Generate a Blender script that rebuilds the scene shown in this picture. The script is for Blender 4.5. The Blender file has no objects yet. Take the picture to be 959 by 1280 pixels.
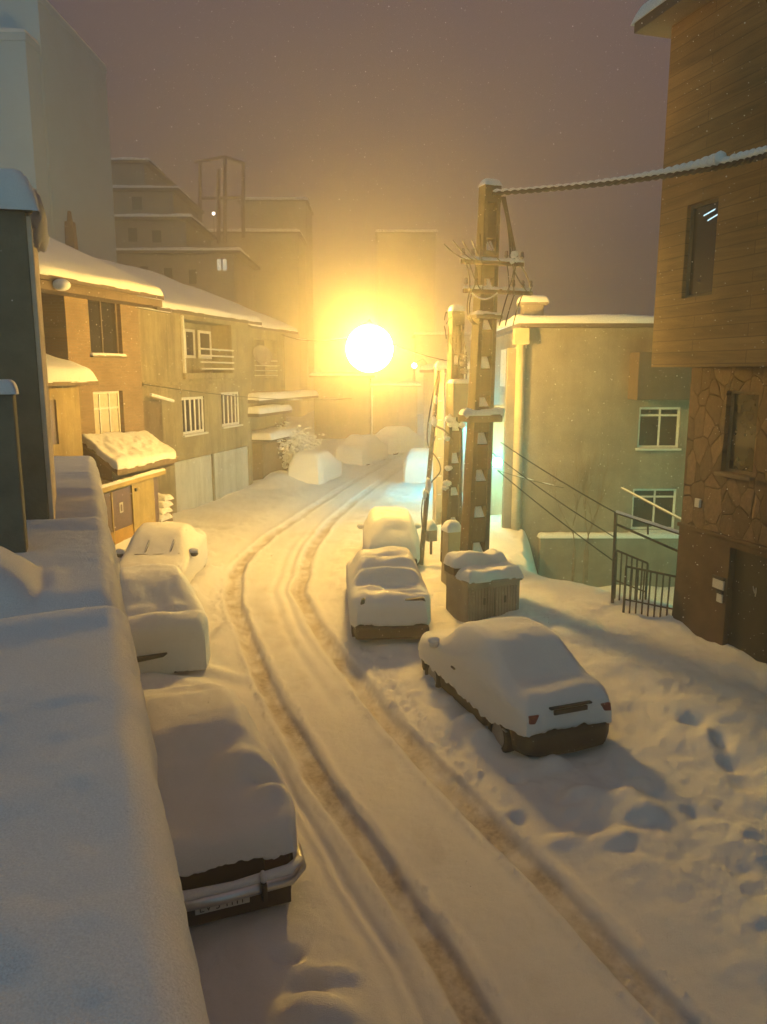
import bpy, math, random
import numpy as np
from mathutils import Vector, Matrix

random.seed(7)
SC = bpy.context.scene
COL = SC.collection

# ------------------------------------------------------------------ camera numbers (photo is 959 x 1280)
FPX, PITCH, CAMH = 961.0, math.radians(10.3), 5.0
CP, SP = math.cos(PITCH), math.sin(PITCH)

def ray(px, py):
    a = (px - 479.5) / FPX; b = (py - 640) / FPX
    return Vector((a, CP - SP * b, -SP - CP * b))
def G(px, py, z=0.0):
    d = ray(px, py); t = (z - CAMH) / d.z
    return Vector((d.x * t, d.y * t, z))
def at(px, py, Y):
    d = ray(px, py); t = Y / d.y
    return Vector((d.x * t, Y, CAMH + d.z * t))

# ------------------------------------------------------------------ numpy noise
def _hash(ix, iy, seed):
    n = (ix.astype(np.int64) * 374761393 + iy.astype(np.int64) * 668265263 + seed * 974634241) & 0x7fffffff
    n = ((n ^ (n >> 13)) * 1274126177) & 0x7fffffff
    n = (n ^ (n >> 16)) & 0xffff
    return n / 65535.0
def vnoise(x, y, seed=0):
    x = np.asarray(x, float); y = np.asarray(y, float)
    ix = np.floor(x); iy = np.floor(y); fx = x - ix; fy = y - iy
    fx = fx * fx * fx * (fx * (fx * 6 - 15) + 10); fy = fy * fy * fy * (fy * (fy * 6 - 15) + 10)
    a = _hash(ix, iy, seed); b = _hash(ix + 1, iy, seed); c = _hash(ix, iy + 1, seed); d = _hash(ix + 1, iy + 1, seed)
    return (a + (b - a) * fx) + ((c + (d - c) * fx) - (a + (b - a) * fx)) * fy
def fbm(x, y, seed=0, oct=3, gain=.5):
    r = 0; amp = 1; tot = 0; x = np.asarray(x, float); y = np.asarray(y, float)
    for k in range(oct):
        xr = x * math.cos(.6 * k) - y * math.sin(.6 * k); yr = x * math.sin(.6 * k) + y * math.cos(.6 * k)
        r = r + amp * (vnoise(xr * 2 ** k, yr * 2 ** k, seed + k * 17) * 2 - 1); tot += amp; amp *= gain
    return r / tot
def sstep(a, b, x):
    t = np.clip((np.asarray(x, float) - a) / (b - a), 0, 1); return t * t * (3 - 2 * t)

# ------------------------------------------------------------------ materials
def new_mat(name):
    m = bpy.data.materials.new(name); m.use_nodes = True
    nt = m.node_tree; nt.nodes.clear()
    out = nt.nodes.new('ShaderNodeOutputMaterial')
    return m, nt, out
def node(nt, t, **kw):
    n = nt.nodes.new(t)
    for k, v in kw.items():
        if k.startswith('i_'):
            n.inputs[k[2:].replace('_', ' ')].default_value = v
        else: setattr(n, k, v)
    return n
def ramp(nt, fac, stops):
    r = nt.nodes.new('ShaderNodeValToRGB'); el = r.color_ramp.elements
    while len(el) < len(stops): el.new(.5)
    for e, (p, c) in zip(el, stops): e.position = p; e.color = (*c, 1) if len(c) == 3 else c
    nt.links.new(fac, r.inputs[0]); return r.outputs[0]
def coords(nt, u=None, scale=(1, 1, 1)):
    tc = nt.nodes.new('ShaderNodeTexCoord')
    if u is None:
        src = tc.outputs['Object']
    else:
        dt = nt.nodes.new('ShaderNodeVectorMath'); dt.operation = 'DOT_PRODUCT'
        nt.links.new(tc.outputs['Object'], dt.inputs[0]); dt.inputs[1].default_value = (u[0], u[1], 0)
        sx = nt.nodes.new('ShaderNodeSeparateXYZ'); nt.links.new(tc.outputs['Object'], sx.inputs[0])
        cb = nt.nodes.new('ShaderNodeCombineXYZ'); nt.links.new(dt.outputs['Value'], cb.inputs[0]); nt.links.new(sx.outputs['Z'], cb.inputs[1])
        src = cb.outputs[0]
    mp = nt.nodes.new('ShaderNodeMapping'); mp.inputs['Scale'].default_value = scale
    nt.links.new(src, mp.inputs['Vector']); return mp.outputs[0]
def noise_tex(nt, vec, scale, detail=4, rough=.55, dist=0.0):
    n = nt.nodes.new('ShaderNodeTexNoise'); n.inputs['Scale'].default_value = scale
    n.inputs['Detail'].default_value = detail; n.inputs['Roughness'].default_value = rough; n.inputs['Distortion'].default_value = dist
    nt.links.new(vec, n.inputs['Vector']); return n.outputs[0]
def bump(nt, h, strength, dist=.02, nrm=None):
    b = nt.nodes.new('ShaderNodeBump'); b.inputs['Strength'].default_value = strength; b.inputs['Distance'].default_value = dist
    nt.links.new(h, b.inputs['Height'])
    if nrm is not None: nt.links.new(nrm, b.inputs['Normal'])
    return b.outputs[0]
def mix(nt, a, b, fac, mode='MIX'):
    m = nt.nodes.new('ShaderNodeMix'); m.data_type = 'RGBA'; m.blend_type = mode
    for sock, v in ((m.inputs[0], fac), (m.inputs[6], a), (m.inputs[7], b)):
        if isinstance(v, (int, float)): sock.default_value = v
        elif isinstance(v, tuple): sock.default_value = (*v, 1)
        else: nt.links.new(v, sock)
    return m.outputs[2]
def bsdf(nt, out, col, rough=.8, metal=0, spec=.3, nrm=None):
    p = nt.nodes.new('ShaderNodeBsdfPrincipled')
    if isinstance(col, tuple): p.inputs['Base Color'].default_value = (*col, 1)
    else: nt.links.new(col, p.inputs['Base Color'])
    if isinstance(rough, (int, float)): p.inputs['Roughness'].default_value = rough
    else: nt.links.new(rough, p.inputs['Roughness'])
    p.inputs['Metallic'].default_value = metal; p.inputs['Specular IOR Level'].default_value = spec
    if nrm is not None: nt.links.new(nrm, p.inputs['Normal'])
    nt.links.new(p.outputs[0], out.inputs[0]); return p
def sc(c, k): return tuple(min(1, x * k) for x in c)
def plain(name, col, rough=.8, var=.2, vscale=2.5, bstr=.25, bscale=25, metal=0, spec=.3, streak=0):
    m, nt, out = new_mat(name); v = coords(nt)
    c = ramp(nt, noise_tex(nt, v, vscale, 6, .6), [(.3, sc(col, 1 - var)), (.7, sc(col, 1 + var))])
    if streak:
        w = coords(nt, None, (2.2, 2.2, .22)); c = mix(nt, c, ramp(nt, noise_tex(nt, w, 1.0, 6, .65), [(.32, (.55, .53, .5)), (.52, (1, 1, 1)), (.75, (1.08, 1.07, 1.05))]), streak, 'MULTIPLY')
        c = mix(nt, c, ramp(nt, noise_tex(nt, v, .55, 5, .6), [(.3, (.6, .6, .6)), (.6, (1.05, 1.05, 1.05))]), streak * .8, 'MULTIPLY')
    b = bump(nt, noise_tex(nt, v, bscale, 4), bstr, .02)
    bsdf(nt, out, c, rough, metal, spec, b); return m
def snow_mat(name, tint=(.80, .81, .83), grain=.8, lump=.14, dirt=False):
    m, nt, out = new_mat(name); v = coords(nt)
    c = ramp(nt, noise_tex(nt, v, 1.7, 4), [(.3, sc(tint, .96)), (.7, sc(tint, 1.02))])
    b1 = bump(nt, noise_tex(nt, v, 9, 3), lump, .05)
    b2 = bump(nt, noise_tex(nt, v, 120, 3, .7), grain, .012, b1)
    gr0 = ramp(nt, noise_tex(nt, v, 170, 2, .8), [(.28, (.80, .80, .81)), (.5, (.97, .97, .97)), (.72, (1.12, 1.12, 1.12))])
    c = mix(nt, c, gr0, .85, 'MULTIPLY')
    if dirt:
        at_ = nt.nodes.new('ShaderNodeAttribute'); at_.attribute_name = 'dirt'
        gr = ramp(nt, noise_tex(nt, v, 14, 5, .7), [(.30, (.26, .215, .165)), (.55, (.44, .38, .31)), (.8, (.62, .57, .50))])
        c = mix(nt, c, gr, at_.outputs['Fac'])
    bsdf(nt, out, c, .75, 0, .25, b2); return m
def glow(name, col, strength):
    m, nt, out = new_mat(name)
    e = nt.nodes.new('ShaderNodeEmission'); e.inputs[0].default_value = (*col, 1); e.inputs[1].default_value = strength
    nt.links.new(e.outputs[0], out.inputs[0]); return m
def brick(name, u, c1, c2, mortar, sx=.22, sz=.075):
    m, nt, out = new_mat(name); v = coords(nt, u)
    b = nt.nodes.new('ShaderNodeTexBrick'); nt.links.new(v, b.inputs['Vector'])
    b.inputs['Scale'].default_value = 1; b.inputs['Brick Width'].default_value = sx; b.inputs['Row Height'].default_value = sz
    b.inputs['Mortar Size'].default_value = .008; b.inputs['Color1'].default_value = (*c1, 1); b.inputs['Color2'].default_value = (*c2, 1); b.inputs['Mortar'].default_value = (*mortar, 1)
    c = mix(nt, b.outputs['Color'], ramp(nt, noise_tex(nt, v, 1.3, 5), [(.3, (.6, .6, .6)), (.7, (1.1, 1.1, 1.1))]), .7, 'MULTIPLY')
    bsdf(nt, out, c, .9, 0, .2, bump(nt, b.outputs['Fac'], -.4, .01)); return m
def flagstone(name, u):
    m, nt, out = new_mat(name); v = coords(nt, u, (1.7, 1.15, 1))
    wob = mix(nt, v, noise_tex(nt, v, 1.5, 2), .12)
    vo = nt.nodes.new('ShaderNodeTexVoronoi'); vo.feature = 'DISTANCE_TO_EDGE'; vo.inputs['Scale'].default_value = 2.2; nt.links.new(wob, vo.inputs['Vector'])
    vc = nt.nodes.new('ShaderNodeTexVoronoi'); vc.inputs['Scale'].default_value = 2.2; nt.links.new(wob, vc.inputs['Vector'])
    sp = nt.nodes.new('ShaderNodeSeparateColor'); nt.links.new(vc.outputs['Color'], sp.inputs[0])
    st = ramp(nt, sp.outputs[0], [(0, (.085, .055, .038)), (.4, (.14, .092, .06)), (.75, (.19, .13, .085)), (1, (.105, .07, .05))])
    st = mix(nt, st, ramp(nt, noise_tex(nt, v, 7, 6, .65), [(.3, (.55, .55, .55)), (.7, (1.15, 1.15, 1.15))]), .8, 'MULTIPLY')
    ed = ramp(nt, vo.outputs['Distance'], [(.0, (.0, .0, .0)), (.03, (1, 1, 1))])
    c = mix(nt, (.07, .045, .03), st, ed)
    h = mix(nt, ed, noise_tex(nt, v, 12, 5), .35)
    bsdf(nt, out, c, .85, 0, .3, bump(nt, h, 1.0, .06)); return m
def cladding(name, u):
    m, nt, out = new_mat(name); v = coords(nt, u, (.35, 3.2, 1)); w = coords(nt, u)
    st = ramp(nt, noise_tex(nt, v, 1.6, 6, .62, .8), [(.28, (.155, .088, .037)), (.5, (.27, .155, .062)), (.72, (.36, .215, .09))])
    st = mix(nt, st, ramp(nt, noise_tex(nt, w, .7, 3), [(.3, (.7, .7, .7)), (.7, (1.1, 1.1, 1.1))]), .8, 'MULTIPLY')
    b = nt.nodes.new('ShaderNodeTexBrick'); nt.links.new(w, b.inputs['Vector'])
    b.inputs['Scale'].default_value = 1; b.inputs['Brick Width'].default_value = 2.4; b.inputs['Row Height'].default_value = .19; b.inputs['Mortar Size'].default_value = .007
    b.inputs['Color1'].default_value = (1, 1, 1, 1); b.inputs['Color2'].default_value = (.74, .74, .74, 1); b.inputs['Mortar'].default_value = (.42, .38, .34, 1)
    c = mix(nt, st, b.outputs['Color'], .8, 'MULTIPLY')
    bsdf(nt, out, c, .7, 0, .35, bump(nt, noise_tex(nt, v, 9, 4), .2, .01)); return m

M = {}
M['snow'] = snow_mat('snow')
M['ground'] = snow_mat('street snow', (.79, .79, .80), .8, .22, True)
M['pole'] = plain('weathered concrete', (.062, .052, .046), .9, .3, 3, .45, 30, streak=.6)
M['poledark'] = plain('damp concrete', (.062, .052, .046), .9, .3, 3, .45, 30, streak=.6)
M['cabinet'] = plain('ribbed grey cabinet', (.29, .25, .22), .7, .25, 2, .3, 40, streak=.8)
M['dark'] = plain('dark metal', (.035, .03, .028), .5, .3, 5, .2, 50, 0, .5)
M['rust'] = plain('rusty iron', (.085, .05, .038), .8, .4, 9, .3, 60)
M['rubber'] = plain('cable rubber', (.03, .026, .024), .6, .2, 8, .2, 60)
M['tyre'] = plain('tyre rubber', (.02, .02, .02), .85, .2, 8, .3, 60)
M['rim'] = plain('wheel metal', (.32, .32, .33), .4, .15, 6, .1, 60, .7, .5)
M['chrome'] = plain('dull chrome', (.5, .5, .5), .3, .1, 6, .05, 60, .9, .5)
M['black'] = plain('black plastic', (.018, .017, .016), .55, .2, 6, .2, 60, 0, .4)
M['paint_dark'] = plain('dark car paint', (.030, .024, .022), .55, .25, 4, .05, 60, 0, .3)
M['paint_white'] = plain('off white car paint', (.55, .54, .52), .4, .06, 3, .04, 60, 0, .5)
M['paint_brown'] = plain('brown car paint', (.036, .027, .022), .55, .25, 4, .05, 60, 0, .3)
M['glass'] = plain('dark window glass', (.022, .022, .024), .12, .3, 3, .02, 10, 0, .6)
M['carglass'] = plain('car window glass', (.015, .016, .018), .1, .2, 3, .02, 10, 0, .6)
M['redlens'] = plain('red lamp lens', (.20, .022, .016), .3, .2, 12, .1, 60, 0, .5)
M['darklens'] = plain('grimy lamp lens', (.05, .022, .018), .4, .2, 12, .1, 60, 0, .4)
M['clearlens'] = plain('clear lamp lens', (.18, .17, .15), .25, .2, 12, .1, 60, 0, .5)
M['plate'] = plain('plate white', (.55, .54, .50), .6, .08, 12, .05, 60)
M['ink'] = plain('plate ink', (.03, .03, .03), .7, .1, 12, .05, 60)
M['white'] = plain('white painted frame', (.62, .62, .60), .6, .08, 5, .08, 40)
M['cream'] = plain('cream render', (.42, .36, .25), .9, .15, 2, .3, 30)
M['ochre'] = plain('ochre render', (.36, .28, .15), .9, .2, 1.5, .35, 25, streak=.7)
M['tan'] = plain('tan cement render', (.23, .205, .17), .92, .22, 1.1, .45, 18, streak=.4)
M['greenrender'] = plain('pale plaster', (.42, .40, .33), .92, .12, 1.2, .35, 20, streak=.8)
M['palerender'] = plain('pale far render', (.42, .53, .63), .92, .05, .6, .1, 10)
M['greyrender'] = plain('grey far render', (.24, .225, .21), .92, .2, .6, .2, 10)
M['brownwall'] = plain('brown wall', (.15, .112, .078), .9, .2, 1.5, .4, 20, streak=.6)
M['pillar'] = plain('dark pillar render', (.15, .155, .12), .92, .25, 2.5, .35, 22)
M['pillarlit'] = plain('pillar side painted lit', (.60, .52, .40), .92, .2, 3, .35, 22)  # pale tone paints the street lamp's light onto the pillar's side
M['garage'] = plain('garage steel', (.50, .50, .47), .6, .10, 1.2, .15, 12, streak=.6)
M['yellowpanel'] = plain('yellow door panel', (.50, .30, .05), .6, .15, 3, .1, 30)
M['hutpanel'] = plain('yellow booth board', (.42, .32, .12), .7, .12, 3, .15, 30, streak=.5)
M['doorbrown'] = plain('brown reeded glass', (.13, .075, .05), .4, .2, 6, .2, 30, 0, .5)
M['wood'] = plain('grey timber', (.16, .12, .085), .85, .3, 6, .4, 40)
M['twig'] = plain('bare twig bark', (.19, .14, .095), .9, .3, 9, .3, 60)
M['roofmetal'] = plain('roof edge', (.10, .075, .06), .7, .2, 3, .2, 30)
M['curtain'] = plain('net curtain', (.5, .46, .38), .9, .15, 9, .3, 25)
def globe(name, col, strength):
    m, nt, out = new_mat(name); g = nt.nodes.new('ShaderNodeNewGeometry'); sx = nt.nodes.new('ShaderNodeSeparateXYZ'); nt.links.new(g.outputs['Normal'], sx.inputs[0])
    mr = nt.nodes.new('ShaderNodeMapRange'); mr.inputs['From Min'].default_value = -.75; mr.inputs['From Max'].default_value = -.05; mr.inputs['To Min'].default_value = strength * .10; mr.inputs['To Max'].default_value = strength
    nt.links.new(sx.outputs['Z'], mr.inputs['Value']); e = nt.nodes.new('ShaderNodeEmission'); e.inputs[0].default_value = (*col, 1); nt.links.new(mr.outputs[0], e.inputs[1]); nt.links.new(e.outputs[0], out.inputs[0]); return m
M['sodium'] = globe('sodium lamp', (1.0, .57, .105), 500)
M['sodium_far'] = glow('far sodium lamp', (1.0, .60, .2), 220)
M['led'] = glow('cool lamp', (.10, 1.0, .74), 190)
M['led_yard'] = glow('cool unseen yard lamp', (.18, 1.0, .55), 1300)
M['led_shop'] = glow('cool unseen shop lamp', (.06, .80, 1.0), 700)
M['tube'] = glow('window reflection streak', (.55, .85, 1.0), 1.2)  # glow for the reflection painted on the clad building's window
M['litpane'] = glow('lit pane', (.8, .85, .7), .55)
M['star'] = glow('small far lamp', (1, .85, .7), 12)

# ------------------------------------------------------------------ objects
BASE = {}
def tag(o, label=None, cat=None, group=None, kind=None):
    for k, v in (('label', label), ('category', cat), ('group', group), ('kind', kind)):
        if v: o[k] = v
    return o
def thing(name, label, cat, loc=(0, 0, 0), rz=0.0, group=None):
    o = bpy.data.objects.new(name, None); COL.objects.link(o)
    o.empty_display_size = .2
    o.location = loc; o.rotation_euler = (0, 0, rz); tag(o, label, cat, group)
    BASE[o.name] = Matrix.Translation(Vector(loc)) @ Matrix.Rotation(rz, 4, 'Z')
    return o

class MB:
    def __init__(s): s.v = []; s.f = []
    def add(s, vs, fs):
        n = len(s.v); s.v += [Vector(p) for p in vs]; s.f += [tuple(n + i for i in f) for f in fs]; return s
    def hexa(s, p):          # 8 points: bottom loop 0-3, top loop 4-7
        return s.add(p, [(3, 2, 1, 0), (4, 5, 6, 7), (0, 1, 5, 4), (1, 2, 6, 5), (2, 3, 7, 6), (3, 0, 4, 7)])
    def box(s, x0, x1, y0, y1, z0, z1):
        return s.hexa([(x0, y0, z0), (x1, y0, z0), (x1, y1, z0), (x0, y1, z0), (x0, y0, z1), (x1, y0, z1), (x1, y1, z1), (x0, y1, z1)])
    def frus(s, c0, c1, ux, uy, w0, d0, w1, d1):     # tapered post between centres c0, c1
        c0, c1, ux, uy = map(Vector, (c0, c1, ux, uy))
        lo = [c0 + ux * a * w0 / 2 + uy * b * d0 / 2 for a, b in ((-1, -1), (1, -1), (1, 1), (-1, 1))]
        hi = [c1 + ux * a * w1 / 2 + uy * b * d1 / 2 for a, b in ((-1, -1), (1, -1), (1, 1), (-1, 1))]
        return s.hexa(lo + hi)
    def tube(s, pts, r, seg=6, cap=True):
        pts = [Vector(p) for p in pts]; n = len(pts)
        rs = r if isinstance(r, (list, tuple)) else [r] * n
        vs = []; fs = []; prev = None
        for i, p in enumerate(pts):
            t = (pts[min(i + 1, n - 1)] - pts[max(i - 1, 0)])
            t = t.normalized() if t.length > 1e-9 else Vector((0, 0, 1))
            if prev is None:
                a = t.cross(Vector((0, 0, 1)) if abs(t.z) < .9 else Vector((1, 0, 0))).normalized()
            else:
                a = (prev - t * prev.dot(t)); a = a.normalized() if a.length > 1e-6 else t.orthogonal().normalized()
            prev = a; b = t.cross(a)
            for k in range(seg):
                w = 2 * math.pi * k / seg
                vs.append(p + (a * math.cos(w) + b * math.sin(w)) * rs[i])
        for i in range(n - 1):
            for k in range(seg):
                k2 = (k + 1) % seg
                fs.append((i * seg + k, i * seg + k2, (i + 1) * seg + k2, (i + 1) * seg + k))
        if cap:
            fs.append(tuple(range(seg - 1, -1, -1))); fs.append(tuple((n - 1) * seg + k for k in range(seg)))
        return s.add(vs, fs)
    def lathe(s, c, axis, prof, seg=24, closed=False):   # prof: (radius, offset along axis)
        c = Vector(c); axis = Vector(axis).normalized(); a = axis.orthogonal().normalized(); b = axis.cross(a)
        vs = []; fs = []; n = len(prof)
        for r, h in prof:
            for k in range(seg):
                w = 2 * math.pi * k / seg
                vs.append(c + axis * h + (a * math.cos(w) + b * math.sin(w)) * r)
        for i in range(n if closed else n - 1):
            j = (i + 1) % n
            for k in range(seg):
                k2 = (k + 1) % seg; fs.append((i * seg + k, i * seg + k2, j * seg + k2, j * seg + k))
        if not closed:
            fs.append(tuple(range(seg - 1, -1, -1))); fs.append(tuple((n - 1) * seg + k for k in range(seg)))
        return s.add(vs, fs)
    def ball(s, c, r, seg=20, rings=12, sx=1, sy=1, sz=1):
        c = Vector(c); vs = [c + Vector((0, 0, -r * sz))]; fs = []
        for i in range(1, rings):
            t = math.pi * i / rings
            for k in range(seg):
                w = 2 * math.pi * k / seg
                vs.append(c + Vector((math.sin(t) * math.cos(w) * r * sx, math.sin(t) * math.sin(w) * r * sy, -math.cos(t) * r * sz)))
        vs.append(c + Vector((0, 0, r * sz)))
        for k in range(seg): fs.append((0, 1 + (k + 1) % seg, 1 + k))
        for i in range(rings - 2):
            for k in range(seg):
                k2 = (k + 1) % seg; a = 1 + i * seg; b = a + seg
                fs.append((a + k, a + k2, b + k2, b + k))
        a = 1 + (rings - 2) * seg; e = len(vs) - 1
        for k in range(seg): fs.append((a + k, a + (k + 1) % seg, e))
        return s.add(vs, fs)
    def lump(s, c, r, seed=0, sx=1, sy=1, sz=1, amp=.35):
        n0 = len(s.v); s.ball(c, r, 22, 14, sx, sy, sz); c = Vector(c)
        P = np.array([tuple(q - c) for q in s.v[n0:]]) / r
        k = 1 + amp * (fbm(P[:, 0] * 1.6 + P[:, 2] * .9 + seed * 3.1, P[:, 1] * 1.6 - P[:, 2] * .8 + seed, seed + 70, 3))
        for i, q in enumerate(P): s.v[n0 + i] = c + Vector(q * r * k[i])
        return s
    def build(s, name, mat, parent=None, local=False, smooth=False, bevel=0):
        me = bpy.data.meshes.new(name)
        vs = s.v
        if parent is not None and not local:
            inv = BASE[parent.name].inverted(); vs = [inv @ p for p in vs]
        me.from_pydata([tuple(p) for p in vs], [], s.f); me.update()
        o = bpy.data.objects.new(name, me); COL.objects.link(o)
        me.materials.append(mat)
        if parent is not None: o.parent = parent; BASE[o.name] = BASE[parent.name]
        else: BASE[o.name] = Matrix.Identity(4)
        if smooth: me.polygons.foreach_set('use_smooth', [True] * len(me.polygons))
        if bevel:
            b = o.modifiers.new('edge', 'BEVEL'); b.width = bevel; b.segments = 2; b.limit_method = 'ANGLE'
        return o

def grid_mesh(P, name, mat, parent=None, local=False, smooth=True, attr=None):
    """P: (n,m,3) array of points"""
    n, m, _ = P.shape
    pts = P.reshape(-1, 3)
    if parent is not None and not local:
        A = np.array(BASE[parent.name].inverted()); pts = pts @ A[:3, :3].T + A[:3, 3]
    idx = np.arange(n * m).reshape(n, m)
    q = np.stack([idx[:-1, :-1], idx[:-1, 1:], idx[1:, 1:], idx[1:, :-1]], -1).reshape(-1, 4)
    me = bpy.data.meshes.new(name)
    me.vertices.add(n * m); me.vertices.foreach_set('co', pts.astype(np.float32).ravel())
    me.loops.add(q.size); me.loops.foreach_set('vertex_index', q.ravel().astype(np.int32))
    me.polygons.add(len(q)); me.polygons.foreach_set('loop_start', np.arange(0, q.size, 4, dtype=np.int32))
    me.polygons.foreach_set('loop_total', np.full(len(q), 4, dtype=np.int32))
    me.polygons.foreach_set('use_smooth', np.full(len(q), smooth))
    me.update(calc_edges=True); me.validate()
    if attr is not None:
        a = me.attributes.new('dirt', 'FLOAT', 'POINT'); a.data.foreach_set('value', attr.ravel().astype(np.float32))
    o = bpy.data.objects.new(name, me); COL.objects.link(o); me.materials.append(mat)
    if parent is not None: o.parent = parent; BASE[o.name] = BASE[parent.name]
    else: BASE[o.name] = Matrix.Identity(4)
    return o

SEED = [100]
def snow_slab(c00, c10, c11, c01, thick, parent, name='snow_cover', rnd=.15, nu=40, nv=20, amp=.03, freq=1.6, wob=.03, sag=.02):
    """a rounded blanket of snow over a quad of world points, with a closed underside"""
    SEED[0] += 3; sd = SEED[0]
    c = [np.array(Vector(p)) for p in (c00, c10, c11, c01)]
    Lu = np.linalg.norm(c[1] - c[0]); Lv = np.linalg.norm(c[3] - c[0])
    def edge_param(n, L):
        r = min(rnd, L * .45) / L
        k = 6
        e = r * (1 - np.cos(np.linspace(0, math.pi / 2, k)))
        mid = np.linspace(r, 1 - r, n - 2 * k + 2)[1:-1]
        return np.concatenate([e, mid, 1 - e[::-1]])
    u = edge_param(max(nu, 16), Lu); v = edge_param(max(nv, 16), Lv)
    U, V = np.meshgrid(u, v, indexing='ij')
    B = ((1 - U) * (1 - V))[..., None] * c[0] + (U * (1 - V))[..., None] * c[1] + (U * V)[..., None] * c[2] + ((1 - U) * V)[..., None] * c[3]
    du = np.minimum(U, 1 - U) * Lu; dv = np.minimum(V, 1 - V) * Lv
    r1 = min(rnd, Lu * .45); r2 = min(rnd, Lv * .45)
    pu = np.sqrt(np.clip(1 - (1 - np.clip(du / r1, 0, 1)) ** 2, 0, 1)); pv = np.sqrt(np.clip(1 - (1 - np.clip(dv / r2, 0, 1)) ** 2, 0, 1))
    prof = pu * pv
    nz = fbm(U * Lu * freq, V * Lv * freq, sd, 3)
    top = B.copy(); top[..., 2] += prof * (thick + amp * nz) - sag * (1 - prof)
    # wobble the border outline
    cen = (c[0] + c[1] + c[2] + c[3]) / 4
    d = B - cen; d[..., 2] = 0; ln = np.linalg.norm(d, axis=-1, keepdims=True) + 1e-6
    top += d / ln * ((1 - prof) * wob * fbm(U * Lu * 3.1, V * Lv * 3.1, sd + 5, 3) )[..., None]
    bot = top.copy(); bot[..., 2] = np.minimum(top[..., 2], B[..., 2]) - .004
    n, m = U.shape
    pts = np.concatenate([top.reshape(-1, 3), bot.reshape(-1, 3)])
    if parent is not None:
        A = np.array(BASE[parent.name].inverted()); pts = pts @ A[:3, :3].T + A[:3, 3]
    idx = np.arange(n * m).reshape(n, m); o2 = n * m
    fs = []
    for i in range(n - 1):
        for j in range(m - 1):
            a, b, c_, d_ = idx[i, j], idx[i + 1, j], idx[i + 1, j + 1], idx[i, j + 1]
            fs.append((a, b, c_, d_)); fs.append((d_ + o2, c_ + o2, b + o2, a + o2))
    loop = [idx[i, 0] for i in range(n)] + [idx[n - 1, j] for j in range(1, m)] + [idx[i, m - 1] for i in range(n - 2, -1, -1)] + [idx[0, j] for j in range(m - 2, 0, -1)]
    for a, b in zip(loop, loop[1:] + loop[:1]): fs.append((b, a, a + o2, b + o2))
    me = bpy.data.meshes.new(name); me.from_pydata(pts.tolist(), [], [tuple(int(k) for k in f) for f in fs]); me.update()
    me.polygons.foreach_set('use_smooth', [True] * len(me.polygons))
    me.materials.append(M['snow'])
    o = bpy.data.objects.new(name, me); COL.objects.link(o)
    if parent is not None: o.parent = parent; BASE[o.name] = BASE[parent.name]
    else: BASE[o.name] = Matrix.Identity(4)
    return o

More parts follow.
